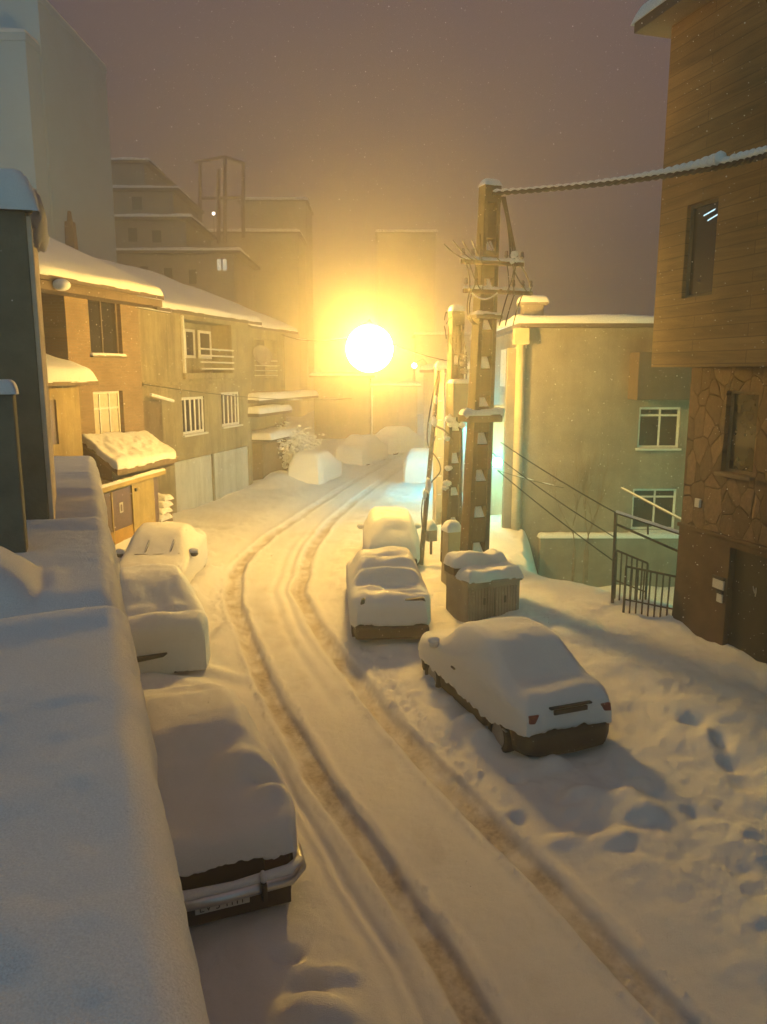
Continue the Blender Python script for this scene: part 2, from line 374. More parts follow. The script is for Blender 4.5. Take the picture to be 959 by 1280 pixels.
class Wall:
    """vertical plane: origin O, direction u along it, outward normal n"""
    def __init__(s, O, u, n):
        s.O = Vector((O[0], O[1], 0)); s.u = Vector((u[0], u[1], 0)).normalized(); s.n = Vector((n[0], n[1], 0)).normalized()
    def p(s, a, d, z): return s.O + s.u * a + s.n * d + Vector((0, 0, z))
    def px(s, x, y, d=0.0):
        r = ray(x, y); C = Vector((0, 0, CAMH)); t = (s.O + s.n * d - C).dot(s.n) / r.dot(s.n); q = C + r * t
        return (q - s.O).dot(s.u), q.z
    def rect(s, x0, y0, x1, y1, d=0.0):      # top-left and bottom-right pixels
        a = s.px(x0, (y0 + y1) / 2, d)[0]; b = s.px(x1, (y0 + y1) / 2, d)[0]; xm = (x0 + x1) / 2
        z1 = s.px(xm, y0, d)[1]; z0 = s.px(xm, y1, d)[1]
        return (min(a, b), max(a, b), z0, z1)
    def box(s, mb, a0, a1, d0, d1, z0, z1):
        mb.hexa([s.p(a0, d0, z0), s.p(a1, d0, z0), s.p(a1, d1, z0), s.p(a0, d1, z0), s.p(a0, d0, z1), s.p(a1, d0, z1), s.p(a1, d1, z1), s.p(a0, d1, z1)]); return mb
    def shell(s, a0, a1, z0, z1, depth, holes=(), rec=.14, d=0.0):
        mb = MB()
        A = sorted({a0, a1, *[h[0] for h in holes], *[h[1] for h in holes]}); Z = sorted({z0, z1, *[h[2] for h in holes], *[h[3] for h in holes]})
        for i in range(len(A) - 1):
            for j in range(len(Z) - 1):
                ca = (A[i] + A[i + 1]) / 2; cz = (Z[j] + Z[j + 1]) / 2
                if any(h[0] < ca < h[1] and h[2] < cz < h[3] for h in holes): continue
                mb.add([s.p(A[i], d, Z[j]), s.p(A[i + 1], d, Z[j]), s.p(A[i + 1], d, Z[j + 1]), s.p(A[i], d, Z[j + 1])], [(0, 1, 2, 3)])
        for h in holes:
            r = [s.p(h[0], d, h[2]), s.p(h[1], d, h[2]), s.p(h[1], d, h[3]), s.p(h[0], d, h[3])]
            b = [q - s.n * (h[4] if len(h) > 4 else rec) for q in r]
            mb.add(r + b, [(0, 1, 5, 4), (1, 2, 6, 5), (2, 3, 7, 6), (3, 0, 4, 7), (4, 5, 6, 7)])
        q = [s.p(a0, d, z0), s.p(a1, d, z0), s.p(a1, d - depth, z0), s.p(a0, d - depth, z0), s.p(a0, d, z1), s.p(a1, d, z1), s.p(a1, d - depth, z1), s.p(a0, d - depth, z1)]
        mb.add(q, [(1, 2, 6, 5), (2, 3, 7, 6), (3, 0, 4, 7), (4, 5, 6, 7)])
        return mb
    def window(s, parent, r, rec=.14, d=0.0, frame=None, bars=(.5,), rails=(), t=.06, sill=True, pane=None, snow=False, sub='window'):
        a0, a1, z0, z1 = r; f = MB(); b = d - rec + .03; e = b + .06
        s.box(f, a0, a0 + t, b, e, z0, z1); s.box(f, a1 - t, a1, b, e, z0, z1)
        s.box(f, a0 + t, a1 - t, b, e, z0, z0 + t); s.box(f, a0 + t, a1 - t, b, e, z1 - t, z1)
        for k in bars:
            c = a0 + (a1 - a0) * k; s.box(f, c - t * .4, c + t * .4, b + .003, e - .003, z0 + t, z1 - t)
        for k in rails:
            c = z0 + (z1 - z0) * k; s.box(f, a0 + t, a1 - t, b + .005, e - .005, c - t * .4, c + t * .4)
        w = f.build(sub, frame or M['white'], parent)
        g = MB(); s.box(g, a0 + t * .5, a1 - t * .5, b + .015, b + .03, z0 + t * .5, z1 - t * .5); g.build('pane', pane or M['glass'], w)
        if sill:
            q = MB(); s.box(q, a0 - .06, a1 + .06, d + .002, d + .10, z0 - .07, z0 - .005); q.build('sill', frame or M['white'], w, bevel=.008)
            if snow: snow_slab(s.p(a0 - .05, d - rec * .4, z0), s.p(a1 + .05, d - rec * .4, z0), s.p(a1 + .05, d + .1, z0), s.p(a0 - .05, d + .1, z0), .06, w, 'sill_snow', .05, 20, 16, .01)
        return w

# ================================================================== GROUND
LT = [(2.1, 2.0), (1.42, 3.5), (.76, 5.26), (.19, 6.56), (-.45, 8.04), (-1.65, 11.06), (-2.9, 14.87), (-3.51, 17.16), (-3.8, 19.8), (-3.62, 22.77), (-2.68, 28.35), (-1.46, 35.15), (1.59, 49.93), (6, 72), (20, 160)]
RT = [(3.9, 2.0), (3.05, 3.5), (2.28, 5.26), (1.74, 6.79), (.79, 8.74), (-.12, 11.06), (-1.24, 14.38), (-1.93, 17.16), (-2.14, 21.19), (-1.86, 25.27), (-.97, 31.19), (1.93, 45.64), (7.6, 72), (21.6, 160)]
def smooth_track(P):
    ys = np.linspace(2, 160, 1600); xs = np.interp(ys, [p[1] for p in P], [p[0] for p in P])
    k = np.exp(-np.linspace(-2, 2, 21) ** 2); k /= k.sum()
    pad = np.concatenate([xs[0] + (np.arange(-10, 0)) * (xs[1] - xs[0]), xs, xs[-1] + (np.arange(1, 11)) * (xs[-1] - xs[-2])])
    return ys, np.convolve(pad, k, 'valid')
TY, TLX = smooth_track(LT); _, TRX = smooth_track(RT)
DIPS = []
_r = random.Random(3)
for (px, py, sx, sy, amp) in [(865, 925, .16, .13, -.14), (900, 950, .12, .2, -.13), (880, 945, .2, .2, .07), (912, 975, .16, .16, -.10), (935, 1000, .2, .18, -.09), (648, 1022, .10, .10, -.10), (850, 930, .2, .14, .05),
                              (360, 1205, .13, .09, -.12), (385, 1245, .14, .11, -.14), (400, 1285, .3, .2, .16), (420, 1225, .2, .1, .05),
                              (690, 960, .2, .15, .10), (760, 1010, .25, .2, .12), (800, 1030, .3, .25, .14), (720, 1000, .2, .15, .08), (600, 925, .18, .14, .12), (585, 905, .14, .12, .10), (560, 880, .2, .15, .06), (770, 1060, .3, .15, .07),
                              (545, 862, .12, .08, -.06), (520, 870, .12, .09, .05), (700, 1055, .2, .12, .06), (830, 1060, .3, .2, .05), (745, 1045, .15, .12, -.07),
                              (230, 838, .35, .25, .10), (270, 845, .3, .2, .09), (205, 850, .25, .2, -.05), (300, 850, .2, .2, .05),
                              (575, 720, .25, .25, .06), (560, 745, .2, .2, -.06), (550, 770, .3, .2, .05)]:
    g = G(px, py); DIPS.append((g.x, g.y, sx, sy, amp))
for (x0, y0, sx, sy, amp) in [(-2.9, 38.6, 1.0, 1.3, .55), (-1.3, 45.2, 1.0, 1.2, .5), (-4.9, 34.6, 1.2, 2.0, .5), (-3.6, 41.6, 1.2, 2.0, .5), (-2.6, 47.5, 1.5, 2.0, .5), (-4.9, 16.1, .8, .45, .45), (-2.9, 11.1, .7, .5, .16), (-4.25, 17.6, .32, 1.5, .34), (-3.0, 13.6, .30, 1.2, .20), (-3.75, 11.6, .8, .3, .14)]: DIPS.append((x0, y0, sx, sy, amp))
for k in range(44):
    a = _r.uniform(0, 1); x0 = np.interp(6 + 9 * a, TY, TRX) + _r.uniform(.75, 2.6); DIPS.append((x0, 6 + 9 * a, _r.uniform(.07, .14), _r.uniform(.08, .16), _r.choice([-1, 1, 1]) * _r.uniform(.025, .055)))
for k in range(26):
    y0 = _r.uniform(17, 27); x0 = np.interp(y0, TY, TLX) - _r.uniform(.6, 3); DIPS.append((x0, y0, .15, .15, _r.choice([-1, 1]) * _r.uniform(.03, .07)))
def ground_h(X, Y):
    xl = np.interp(Y, TY, TLX); xr = np.interp(Y, TY, TRX)
    dxl = np.interp(Y + .5, TY, TLX) - np.interp(Y - .5, TY, TLX); cl = 1 / np.sqrt(1 + dxl ** 2)
    wig = .035 * fbm(X * 0 + 3, Y * .8, 5, 2)
    ql = (X - xl) * cl + wig; qr = (X - xr) * cl - wig
    near = sstep(3, 6, Y + 3)
    far = 1 - .5 * sstep(25, 45, Y)
    n_big = fbm(X * .45, Y * .45, 11, 3); n_mid = fbm(X * 1.6, Y * 1.6, 12, 3); n_fine = fbm(X * 6, Y * 6, 13, 3)
    inside = sstep(-.1, .25, ql) * (1 - sstep(-.25, .1, qr))
    side_r = sstep(.25, 1.3, qr); side_l = sstep(.35, 1.5, -ql)
    z = .02 * n_big + .012 * n_mid + .005 * n_fine
    z = z + side_r * (.13 + .07 * n_big + .065 * n_mid + .020 * n_fine) + side_l * (.10 + .05 * n_big + .035 * n_mid + .01 * n_fine)
    z = z + side_r * .22 * sstep(2.2, 4.2, qr) * (1 - sstep(15, 19, Y))
    rut = lambda q, w: np.exp(-(q / w) ** 6)
    tread = .010 * vnoise(X * 1.3, Y * 1.3, 81) * np.sin((Y * 1.0 + np.abs(ql) * .9) * 74) + .006 * fbm(X * 26, Y * 26, 14, 2)
    tread2 = .010 * vnoise(X * 1.3, Y * 1.3, 82) * np.sin((Y * 1.0 + np.abs(qr) * .9) * 74) + .006 * fbm(X * 26, Y * 26, 15, 2)
    wide = 1 + .55 * np.exp(-((Y - 17) / 2.6) ** 2); eg = .022 * fbm(X * 2, Y * 3.2, 51, 3); w2 = .13 * fbm(X * 0 + 7, Y * .22, 52, 2)
    rl = np.maximum(rut(ql + eg, .135 * wide), .75 * rut(ql - w2 + eg, .12)); rr = np.maximum(rut(qr + eg, .14), .75 * rut(qr + w2 + eg, .12))
    z = z * (1 - .6 * np.maximum(rl, rr))
    z = z - (.085 * far) * (rl + rr) + tread * rl + tread2 * rr
    clod = np.clip(fbm(X * 17, Y * 13, 21, 4, .65) - .05, 0, 1) * (.3 + 1.2 * vnoise(X * .9, Y * .9, 22))
    for q in (ql, qr):
        for sgn in (-1, 1):
            z = z + np.exp(-((q - sgn * (.235 + .03 * fbm(X * 0 + sgn, Y * 2.3, 23, 2))) / .055) ** 2) * (  .016 + (.035 + .075 * sstep(7, 12, Y)) * clod) * far
    churn = np.exp(-((qr - .42) / .22) ** 2) * sstep(7.5, 9, Y) * (1 - sstep(14, 17, Y)) + .6 * np.exp(-((ql + .38) / .2) ** 2) * sstep(13, 15, Y) * (1 - sstep(19, 21, Y))
    z = z + churn * (.07 * np.clip(fbm(X * 9, Y * 8, 24, 4, .6), -.3, 1) + .015)
    # older fainter trail beside the ruts
    mk = (1 - sstep(8.5, 11, Y))
    for q0, w in ((-.56, .09), (-.42, .05)):
        z = z - .045 * np.exp(-((ql - q0 + .05 * n_mid) / w) ** 2) * mk * (.6 + .6 * vnoise(X * 3, Y * 3, 31))
    z = z - .03 * np.exp(-((qr + .62) / .08) ** 2) * sstep(10, 13, Y) * (1 - sstep(20, 26, Y))
    z = z - .03 * np.exp(-((qr + .36) / .06) ** 2) * sstep(12, 15, Y) * (1 - sstep(20, 26, Y))
    for (x0, y0, sx, sy, amp) in DIPS:
        m = (np.abs(X - x0) < sx * 3.2) & (np.abs(Y - y0) < sy * 3.2)
        if m.any():
            e = ((X[m] - x0) / sx) ** 2 + ((Y[m] - y0) / sy) ** 2
            z[m] += amp * np.exp(-e ** 1.3)
    # lower yard beside the plain building, behind the snow bank
    d1 = (X - 3.5) * .86 + (Y - 18.6) * .52
    d2 = (X - 3.5) * .986 - (Y - 18.6) * .164
    d3 = (Y - 14.15) + (X - 5.5) * .2
    dd = np.minimum(np.minimum(d1, d2), d3)
    dd = np.where(Y > 40, -1, dd) + .12 * n_mid
    drop = sstep(-.05, .75, dd)
    z = z * (1 - drop) + drop * (-1.7 + .1 * n_mid)
    z = z + .12 * np.exp(-((dd + .35) / .35) ** 2) * (1 - drop) * (Y < 20)
    rise = sstep(0, .7, -(X + 6.15 - .153 * (Y - 18.7))) * sstep(14, 16.5, Y) * (1 - sstep(21.5, 24.5, Y)); z = z + .68 * rise
    dirt = np.clip(np.maximum(rl, rr) * (.58 + .6 * fbm(X * 5, Y * 3, 41, 3)), 0, .9) * (1 - .55 * sstep(18, 40, Y))
    dirt = np.maximum(dirt, .28 * inside * np.clip(fbm(X * 2.2, Y * 1.1, 43, 4) - .25, 0, 1) * 2)
    return z, dirt
ys = np.concatenate([np.linspace(-14, 1.5, 16), np.linspace(2.2, 4.0, 14)[:-1], 4.0 * (165 / 4.0) ** np.linspace(0, 1, 760)])
half = np.maximum(ys, 5) * .60
core = np.linspace(-1, 1, 560)
outer = np.array([1.15, 1.4, 1.9, 2.8, 4.5, 8, 14])
tt = np.concatenate([-outer[::-1], core, outer])
GX = np.clip(half[:, None] * tt[None, :], -110, 110); GX[:, 0] = -110; GX[:, -1] = 110
for k in range(1, 7):
    GX[:, k] = np.maximum(GX[:, k], -110 + k * .5); GX[:, -1 - k] = np.minimum(GX[:, -1 - k], 110 - k * .5)
GY = np.repeat(ys[:, None], len(tt), 1)
gz, gd = ground_h(GX, GY)
ground = grid_mesh(np.stack([GX, GY, gz], -1), 'snowy_street', M['ground'], attr=gd)
tag(ground, kind='structure')
def gh(x, y): return float(ground_h(np.array([[float(x)]]), np.array([[float(y)]]))[0][0, 0])

# ================================================================== TERRACE WALL (where the photograph is taken from)
TE = Vector((-.364, .931, 0)).normalized(); TL = Vector((-.931, -.364, 0)).normalized(); T0 = Vector((-.313, 1.244, 0))
TW = Wall(T0, TE, -TL)
terr = thing('terrace_wall', 'long flat terrace wall under a thick blanket of snow along the parked cars', 'wall', (T0.x, T0.y, 0))
mb = MB(); TW.box(mb, -6, 10.45, -4.5, -.10, 0, 3.62); mb.build('wall', M['cream'], terr)
ss = np.concatenate([np.linspace(-6, -1.2, 20), np.linspace(-1.1, 10.6, 420)])
ws = np.concatenate([[-.10, -.06, -.02], .12 * (1 - np.cos(np.linspace(0, math.pi / 2, 12))), np.linspace(.14, 1.6, 84), np.linspace(1.65, 4.5, 24)])
S_, W_ = np.meshgrid(ss, ws, indexing='ij')
wx = np.clip(W_, 0, None)
edge = .022 * fbm(S_ * 1.6, S_ * 0, 61, 3) + .016 * fbm(S_ * 9, S_ * 0, 62, 3)
zt = 3.8 + .03 * fbm(S_ * .7, W_ * .7, 63, 3) + .010 * fbm(S_ * 2.6, W_ * 2.6, 64, 3) + .0035 * fbm(S_ * 14, W_ * 14, 65, 3)
prof = np.sqrt(np.clip(1 - (1 - np.clip(wx / .12, 0, 1)) ** 2, 0, 1))
def groove(s0, amp, wd, slant=0.0):
    q = S_ - s0 - slant * W_
    return -amp * np.exp(-(q / wd) ** 2) + amp * .5 * np.exp(-((q + wd * 2.2) / (wd * 1.6)) ** 2)
zt = zt + groove(3.05, .075, .13, -.10) + groove(8.2, .07, .12) + groove(6.85, .09, .08, .04) + groove(5.7, .08, .16)
zt = zt + .05 * sstep(5.6, 6.4, S_) - .13 * np.exp(-((S_ - .2) / 1.4) ** 2 - ((W_ - 1.0) / .55) ** 2) * .5
mound = np.exp(-(((S_ - 3.50) / .34) ** 4) - (((W_ - 1.02) / .52) ** 4)); zt = zt + .27 * mound
zt = zt - .05 * np.exp(-((S_ - 3.5) / .3) ** 2 - ((W_ - .44) / .05) ** 2)
zt = zt - .15 * (1 - prof)
endp = np.clip((10.6 - S_) / .25, 0, 1); zt = zt - .3 * (1 - np.sqrt(np.clip(1 - (1 - endp) ** 2, 0, 1)))
for k, (dz) in enumerate((.33, .31, .12)): zt[:, k] = zt[:, 3] - dz + .02 * fbm(S_[:, k] * 3, S_[:, k] * 0 + k, 66, 2)
off = W_ - edge * (1 - sstep(0, .8, W_)); off[:, 0] = .12; off[:, 1] = -.015 - edge[:, 1]; off[:, 2] = -.02 - edge[:, 2]
PP = np.zeros(S_.shape + (3,))
for i in range(3): PP[..., i] = T0[i] + TE[i] * S_ + TL[i] * off
PP[..., 2] = zt
grid_mesh(PP, 'snow_cover', M['snow'], terr)

pil = thing('wall_pillar', 'tall dark rendered pillar capped with drooping snow on the terrace', 'pillar', (-2.76, 6.24, 3.7))
PW = Wall((-2.76, 6.24), TL, -TE)
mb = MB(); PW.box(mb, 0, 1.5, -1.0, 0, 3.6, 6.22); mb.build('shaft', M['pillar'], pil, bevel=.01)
mb = MB(); PW.box(mb, -.035, .002, -1.0, -.012, 3.6, 6.19); mb.build('lit_side_face', M['pillarlit'], pil, bevel=.006)  # thin pale sheet, lamplight painted on the side facing the lamp
mb = MB(); PW.box(mb, -.05, 1.5, -1.04, .05, 6.222, 6.28); mb.build('coping', M['pillar'], pil, bevel=.01)
snow_slab(PW.p(-.09, .07, 6.29), PW.p(1.5, .07, 6.29), PW.p(1.5, -1.08, 6.29), PW.p(-.09, -1.08, 6.29), .23, pil, 'snow_cap', .15, 40, 30, .03, wob=.04, sag=.07)
# the tongue of snow that droops over the side of the pillar
mb = MB()
for k in range(9): mb.lump(PW.p(-.055, -.16 - .10 * k, 6.27 - .05 * math.sin(k * 1.1)), .075 + .02 * math.sin(k * .9), k, .75, 1.3, 1.9 + .5 * math.sin(k * 1.9), .25); mb.build('drooping_snow', M['snow'], pil, smooth=True)
post = thing('gate_post', 'short dark post with a thin snow cap standing before the tall pillar', 'post', (-2.42, 5.08, 3.7))
QW = Wall((-2.42, 5.08), TL, -TE)
mb = MB(); QW.box(mb, 0, .9, -.22, 0, 3.6, 4.88); mb.build('shaft', M['pillar'], post, bevel=.012)
snow_slab(QW.p(-.03, .03, 4.882), QW.p(.9, .03, 4.882), QW.p(.9, -.25, 4.882), QW.p(-.03, -.25, 4.882), .07, post, 'snow_cap', .06, 30, 18, .01)

# ================================================================== CARS
def interp(P, x): return np.interp(x, [p[0] for p in P], [p[1] for p in P])
DECK = {'sedan': [(0, .74), (.06, .88), (.2, .95), (.9, .98), (3.0, .95), (3.75, .84), (4.05, .74), (4.2, .58)],
        'hatch': [(0, .80), (.08, .92), (.4, .97), (2.9, .94), (3.6, .84), (3.85, .72), (3.95, .58)]}
ROOF = {'sedan': [(.55, .90), (.75, 1.0), (1.38, 1.37), (1.7, 1.43), (2.3, 1.42), (2.55, 1.36), (3.15, .94), (3.2, .8)],
        'hatch': [(-.1, .7), (.05, .95), (.42, 1.33), (.75, 1.42), (2.2, 1.42), (2.45, 1.36), (3.05, .93), (3.1, .8)]}
LEN = {'sedan': 4.2, 'hatch': 3.95}
def blur(a, n=2, k=2):
    for _ in range(n):
        p = np.pad(a, k, mode='edge'); c = np.zeros_like(a); w = 0
        for i in range(-k, k + 1):
            g = math.exp(-(i / k) ** 2); c += g * p[k + i:k + i + a.shape[0], k:-k]; w += g
        a = c / w; p = np.pad(a, k, mode='edge'); c = np.zeros_like(a); w = 0
        for i in range(-k, k + 1):
            g = math.exp(-(i / k) ** 2); c += g * p[k:-k, k + i:k + i + a.shape[1]]; w += g
        a = c / w
    return a
def make_car(label, rear, heading, kind='sedan', S=.93, W=.80, paint='paint_dark', thick=.13, seed=1, edge=None, lumps=(), nb=3, sink=.05, group='snow covered parked cars', L=None, far=False, cabw=.95, rnd=.19, bk=2):
    L0 = LEN[kind]; L = L or L0; kx = L / L0
    hd = Vector((heading[0], heading[1], 0)).normalized(); rz = math.atan2(-hd.x, hd.y)
    t = thing('parked_car', label, 'car', (rear[0], rear[1], -sink), rz, group)
    t.scale = (S, S, S)
    # local frame: y forward from rear bumper, x to the right
    dk = lambda s: interp(DECK[kind], np.asarray(s) / kx); rf = lambda s: interp(ROOF[kind], np.asarray(s) / kx)
    def hw(s):
        s = np.asarray(s, float); e = np.minimum(s, L - s)
        return W * (1 - .16 * np.clip(1 - e / .55, 0, 1) ** 2.2)
    # ---- body
    st = np.concatenate([[0, .05, .12], np.linspace(.25, L - .3, 40), [L - .16, L - .06, L]])
    wl = (.72 * kx, 3.38 * kx)
    secs = []
    for s in st:
        w = float(hw(s)); d = float(dk(s)) - .02; zb = .22
        for q in wl:
            if abs(s - q) < .36: zb = max(zb, .30 + math.sqrt(.36 ** 2 - (s - q) ** 2))
        zb = min(zb, d - .08)
        hs = [(0, zb), (w * .80, zb), (w * .97, zb + .02), (w, max(zb + .05, min(.5, d - .1))), (w * .985, d - .07), (w * .90, d), (w * .55, d + .012), (0, d + .018)]
        secs.append([(x, s, z) for x, z in hs] + [(-x, s, z) for x, z in hs[-2:0:-1]])
    body = MB(); n = len(secs[0])
    vs = [p for c in secs for p in c]; fs = []
    for i in range(len(secs) - 1):
        for k in range(n):
            k2 = (k + 1) % n; fs.append((i * n + k, i * n + k2, (i + 1) * n + k2, (i + 1) * n + k))
    fs.append(tuple(range(n))); fs.append(tuple((len(secs) - 1) * n + k for k in range(n - 1, -1, -1)))
    body.add(vs, fs); bo = body.build('body', M[paint], t, local=True, smooth=True)
    # underbody fills the arches with darkness
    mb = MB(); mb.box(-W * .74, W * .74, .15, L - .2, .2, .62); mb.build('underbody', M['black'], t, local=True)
    # ---- cabin glass
    cs = [p for p in ROOF[kind] if p[1] > .93]
    a0, a1 = cs[0][0] * kx, cs[-1][0] * kx
    mid = [p for p in ROOF[kind] if p[1] > 1.33]; m0, m1 = mid[0][0] * kx, mid[-1][0] * kx
    mb = MB(); mb.hexa([(-W * .86, a0 + .05, .9), (W * .86, a0 + .05, .9), (W * .86, a1 - .02, .9), (-W * .86, a1 - .02, .9), (-W * .66, m0 + .05, 1.36), (W * .66, m0 + .05, 1.36), (W * .66, m1, 1.36), (-W * .66, m1, 1.36)])
    mb.build('cabin', M['carglass'], t, local=True, bevel=.03)
    # ---- wheels
    for q in wl:
        for sx in (-1, 1):
            mb = MB(); mb.lathe((sx * (W - .10), q, .29), (sx, 0, 0), [(.19, -.09), (.26, -.10), (.285, -.07), (.29, 0), (.285, .07), (.26, .095), (.19, .08)], 28, True)
            wv = mb.build('wheel', M['tyre'], t, local=True, smooth=True)
            mb = MB(); mb.lathe((sx * (W - .10), q, .29), (sx, 0, 0), [(.02, .05), (.06, .065), (.16, .05), (.195, .07), (.195, -.05)], 28); mb.build('rim', M['rim'], wv, local=True, smooth=True)
    # ---- snow blanket
    ns, nv = 118, 66
    s1 = np.linspace(-.03, L + .03, ns); v1 = np.sin(np.linspace(-1, 1, nv) * math.pi / 2 * .92) / math.sin(math.pi / 2 * .92)
    Sg, Vg = np.meshgrid(s1, v1, indexing='ij')
    Wg = hw(Sg) + .03; Yg = Vg * Wg
    d = dk(Sg); r = rf(Sg); cab = np.clip((W * cabw - np.abs(Yg)) / (W * .30), 0, 1)
    z = d + np.maximum(r - d, 0) * cab
    z = blur(z, nb, bk)
    e = np.minimum(Wg - np.abs(Yg), np.minimum(Sg + .03, L + .03 - Sg))
    rn = np.sqrt(np.clip(1 - (1 - np.clip(e / rnd, 0, 1)) ** 2, 0, 1))
    nz = fbm(Sg * 1.1, Yg * 1.3, seed, 3)
    z = z + thick * (.45 + .55 * rn) * (1 + .45 * nz) - .47 * rnd * (1 - rn) + .012 * fbm(Sg * 3.5, Yg * 3.5, seed + 4, 3)
    for (ls, ly, amp, wd, wy) in lumps:
        z = z + amp * np.exp(-((Sg - ls) / wd) ** 2 - ((Yg - ly) / wy) ** 2)
    P = np.stack([Yg, Sg, z], -1)
    ring = [(i, 0) for i in range(ns)] + [(ns - 1, j) for j in range(1, nv)] + [(i, nv - 1) for i in range(ns - 2, -1, -1)] + [(0, j) for j in range(nv - 2, 0, -1)]
    vs = [tuple(p) for p in P.reshape(-1, 3)]; fs = []
    for i in range(ns - 1):
        for j in range(nv - 1): fs.append((i * nv + j, i * nv + j + 1, (i + 1) * nv + j + 1, (i + 1) * nv + j))
    prev = [i * nv + j for i, j in ring]
    edge = edge or (lambda s, x: .55)
    K = 7
    for k in range(1, K + 1):
        cur = []
        for m_, (i, j) in enumerate(ring):
            x, y, zz = P[i, j]
            ze = edge(float(np.clip(y, 0, L)), float(x)) + .060 * float(fbm(y * 4 + seed, x * 4, seed + 9, 3)) + .035 * float(fbm(y * 17 + seed, x * 17, seed + 9, 3))
            ze = min(ze, zz - .03)
            f = k / K; bul = .012 * f - (.022 if k == K else 0)
            ox = (x / max(1e-6, abs(x))) * bul if abs(x) > W * .5 else 0
            oy = -bul if i == 0 else (bul if i == ns - 1 else 0)
            vs.append((x + ox, y + oy, zz + (ze - zz) * f)); cur.append(len(vs) - 1)
        for q in range(len(ring)):
            q2 = (q + 1) % len(ring); fs.append((prev[q], prev[q2], cur[q2], cur[q]))
        prev = cur
    mb = MB(); mb.add(vs, fs); so = mb.build('snow_cover', M['snow'], t, local=True, smooth=True)
    def topz(s, x):
        i = int(np.argmin(abs(s1 - s))); j = int(np.argmin(abs(Yg[i] - x))); return float(z[i, j])
    t_info = dict(t=t, L=L, W=W, topz=topz, hw=hw)
    return t_info
def part(t, name, mat, *boxes, bevel=.012):
    mb = MB()
    for b in boxes: mb.box(*b)
    return mb.build(name, M[mat], t, local=True, bevel=bevel)

# ---- the white saloon, seen from behind
cC = make_car('white saloon with red tail lights showing and snow over its dark bumper', (2.42, 9.40), (-.35, .936), 'sedan', .93, .79, 'paint_brown', .11, 5, cabw=1.05, nb=5, sink=.10, rnd=.30,
              edge=lambda s, x: (.55 if s < .02 else (.42 + .12 * sstep(.9, .2, s) + .05 * s / 4 if s < 3.9 else .40)), L=3.7, lumps=[(3.1, -.1, -.03, .3, .5)])
t = cC['t']; W = cC['W']
mb = MB()
mb.add([(x, y, zz) for zz, k in ((.26, .96), (.34, 1.0), (.52, 1.01), (.565, .97)) for x, y in [(-W * .93 * k, .30), (-W * .92 * k, .05), (-W * .70 * k, -.10 * k), (0, -.15 * k), (W * .70 * k, -.10 * k), (W * .92 * k, .05), (W * .93 * k, .30)]],
       [(i * 7 + j, i * 7 + j + 1, (i + 1) * 7 + j + 1, (i + 1) * 7 + j) for i in range(3) for j in range(6)] + [(6, 5, 4, 3, 2, 1, 0), (21, 22, 23, 24, 25, 26, 27)])
mb.build('bumper', M['black'], t, local=True, smooth=True)
for sx in (-1, 1):
    mb = MB(); xa, xb = sx * W * .64, sx * (W * .84)
    mb.hexa([(min(xa, xb) + (.08 if sx > 0 else 0), -.058, .74), (max(xa, xb) - (.08 if sx < 0 else 0), -.075, .74), (max(xa, xb), .08, .74), (min(xa, xb), .08, .74), (min(xa, xb), -.050, .85), (max(xa, xb), -.050, .85), (max(xa, xb), .10, .85), (min(xa, xb), .10, .85)])
    mb.build('tail_light', M['redlens'], t, local=True, bevel=.012)
part(t, 'boot_handle', 'black', (-.34, .34, -.066, .0, .895, .925))
part(t, 'licence_plate', 'ink', (-.27, .27, -.058, -.02, .81, .875), bevel=.006)
part(t, 'side_trim', 'chrome', (-W - .012, -W + .02, .35, .46, .46, .475), (-W - .012, -W + .02, 1.1, 3.0, .46, .478), bevel=.004)
for sx in (-1, 1):
    mb = MB(); mb.ball((sx * (W + .06), 2.72, .98), .10, 14, 8, 1.0, .7, .75); mm = mb.build('mirror', M['paint_white'], t, local=True, smooth=True)
    mb = MB(); mb.ball((sx * (W + .06), 2.74, 1.04), .10, 14, 8, 1.05, .8, .6); mb.build('mirror_snow', M['snow'], mm, local=True, smooth=True)
part(t, 'door_handle', 'black', (-W - .055, -W + .0, 1.95, 2.08, .80, .83), bevel=.006)

# ---- dark saloon beside the terrace, rear bumper and plate bare
cA = make_car('dark saloon with bare chrome bumper and licence plate beside the terrace wall', (-1.47, 6.22), (-.36, .933), 'sedan', .93, .83, 'paint_dark', .15, 9,
              edge=lambda s, x: (.75 if s < .02 else .60), nb=4, lumps=[(.88, .42, .17, .20, .28), (.48, .60, .12, .12, .18), (.68, .62, -.14, .08, .14), (1.0, -.35, .06, .12, .3), (1.6, .3, .04, .3, .3), (2.4, -.2, .05, .4, .35), (.45, .15, .03, .2, .3), (.35, -.3, -.03, .2, .4), (1.1, -.1, -.06, .25, .5)])
t = cA['t']; W = cA['W']
mb = MB(); mb.tube([(-W - .01, .35, .52), (-W * .97, .02, .52), (-W * .8, -.13, .52), (0, -.17, .52), (W * .8, -.13, .52), (W * .97, .02, .52), (W + .01, .35, .52)], .06, 10)
bp = mb.build('bumper', M['chrome'], t, local=True, smooth=True)
mb = MB(); mb.tube([(-W * .97, .08, .59), (-W * .82, -.09, .60), (-.3, -.13, .60), (.1, -.13, .59), (W * .80, -.09, .60), (W * .97, .06, .585)], [.03, .055, .05, .045, .055, .035], 10)
mb.build('bumper_snow', M['snow'], bp, local=True, smooth=True)
part(bp, 'overrider', 'black', (.36, .41, -.25, -.10, .42, .60)); part(bp, 'overrider', 'black', (-.41, -.36, -.25, -.10, .42, .60))
mb = MB(); mb.ball((.385, -.17, .64), .045, 12, 8, .8, 1.3, 1.4); mb.build('overrider_snow', M['snow'], bp, local=True, smooth=True)
part(t, 'rear_panel', 'black', (-W * .80, W * .80, -.012, .03, .56, .80))
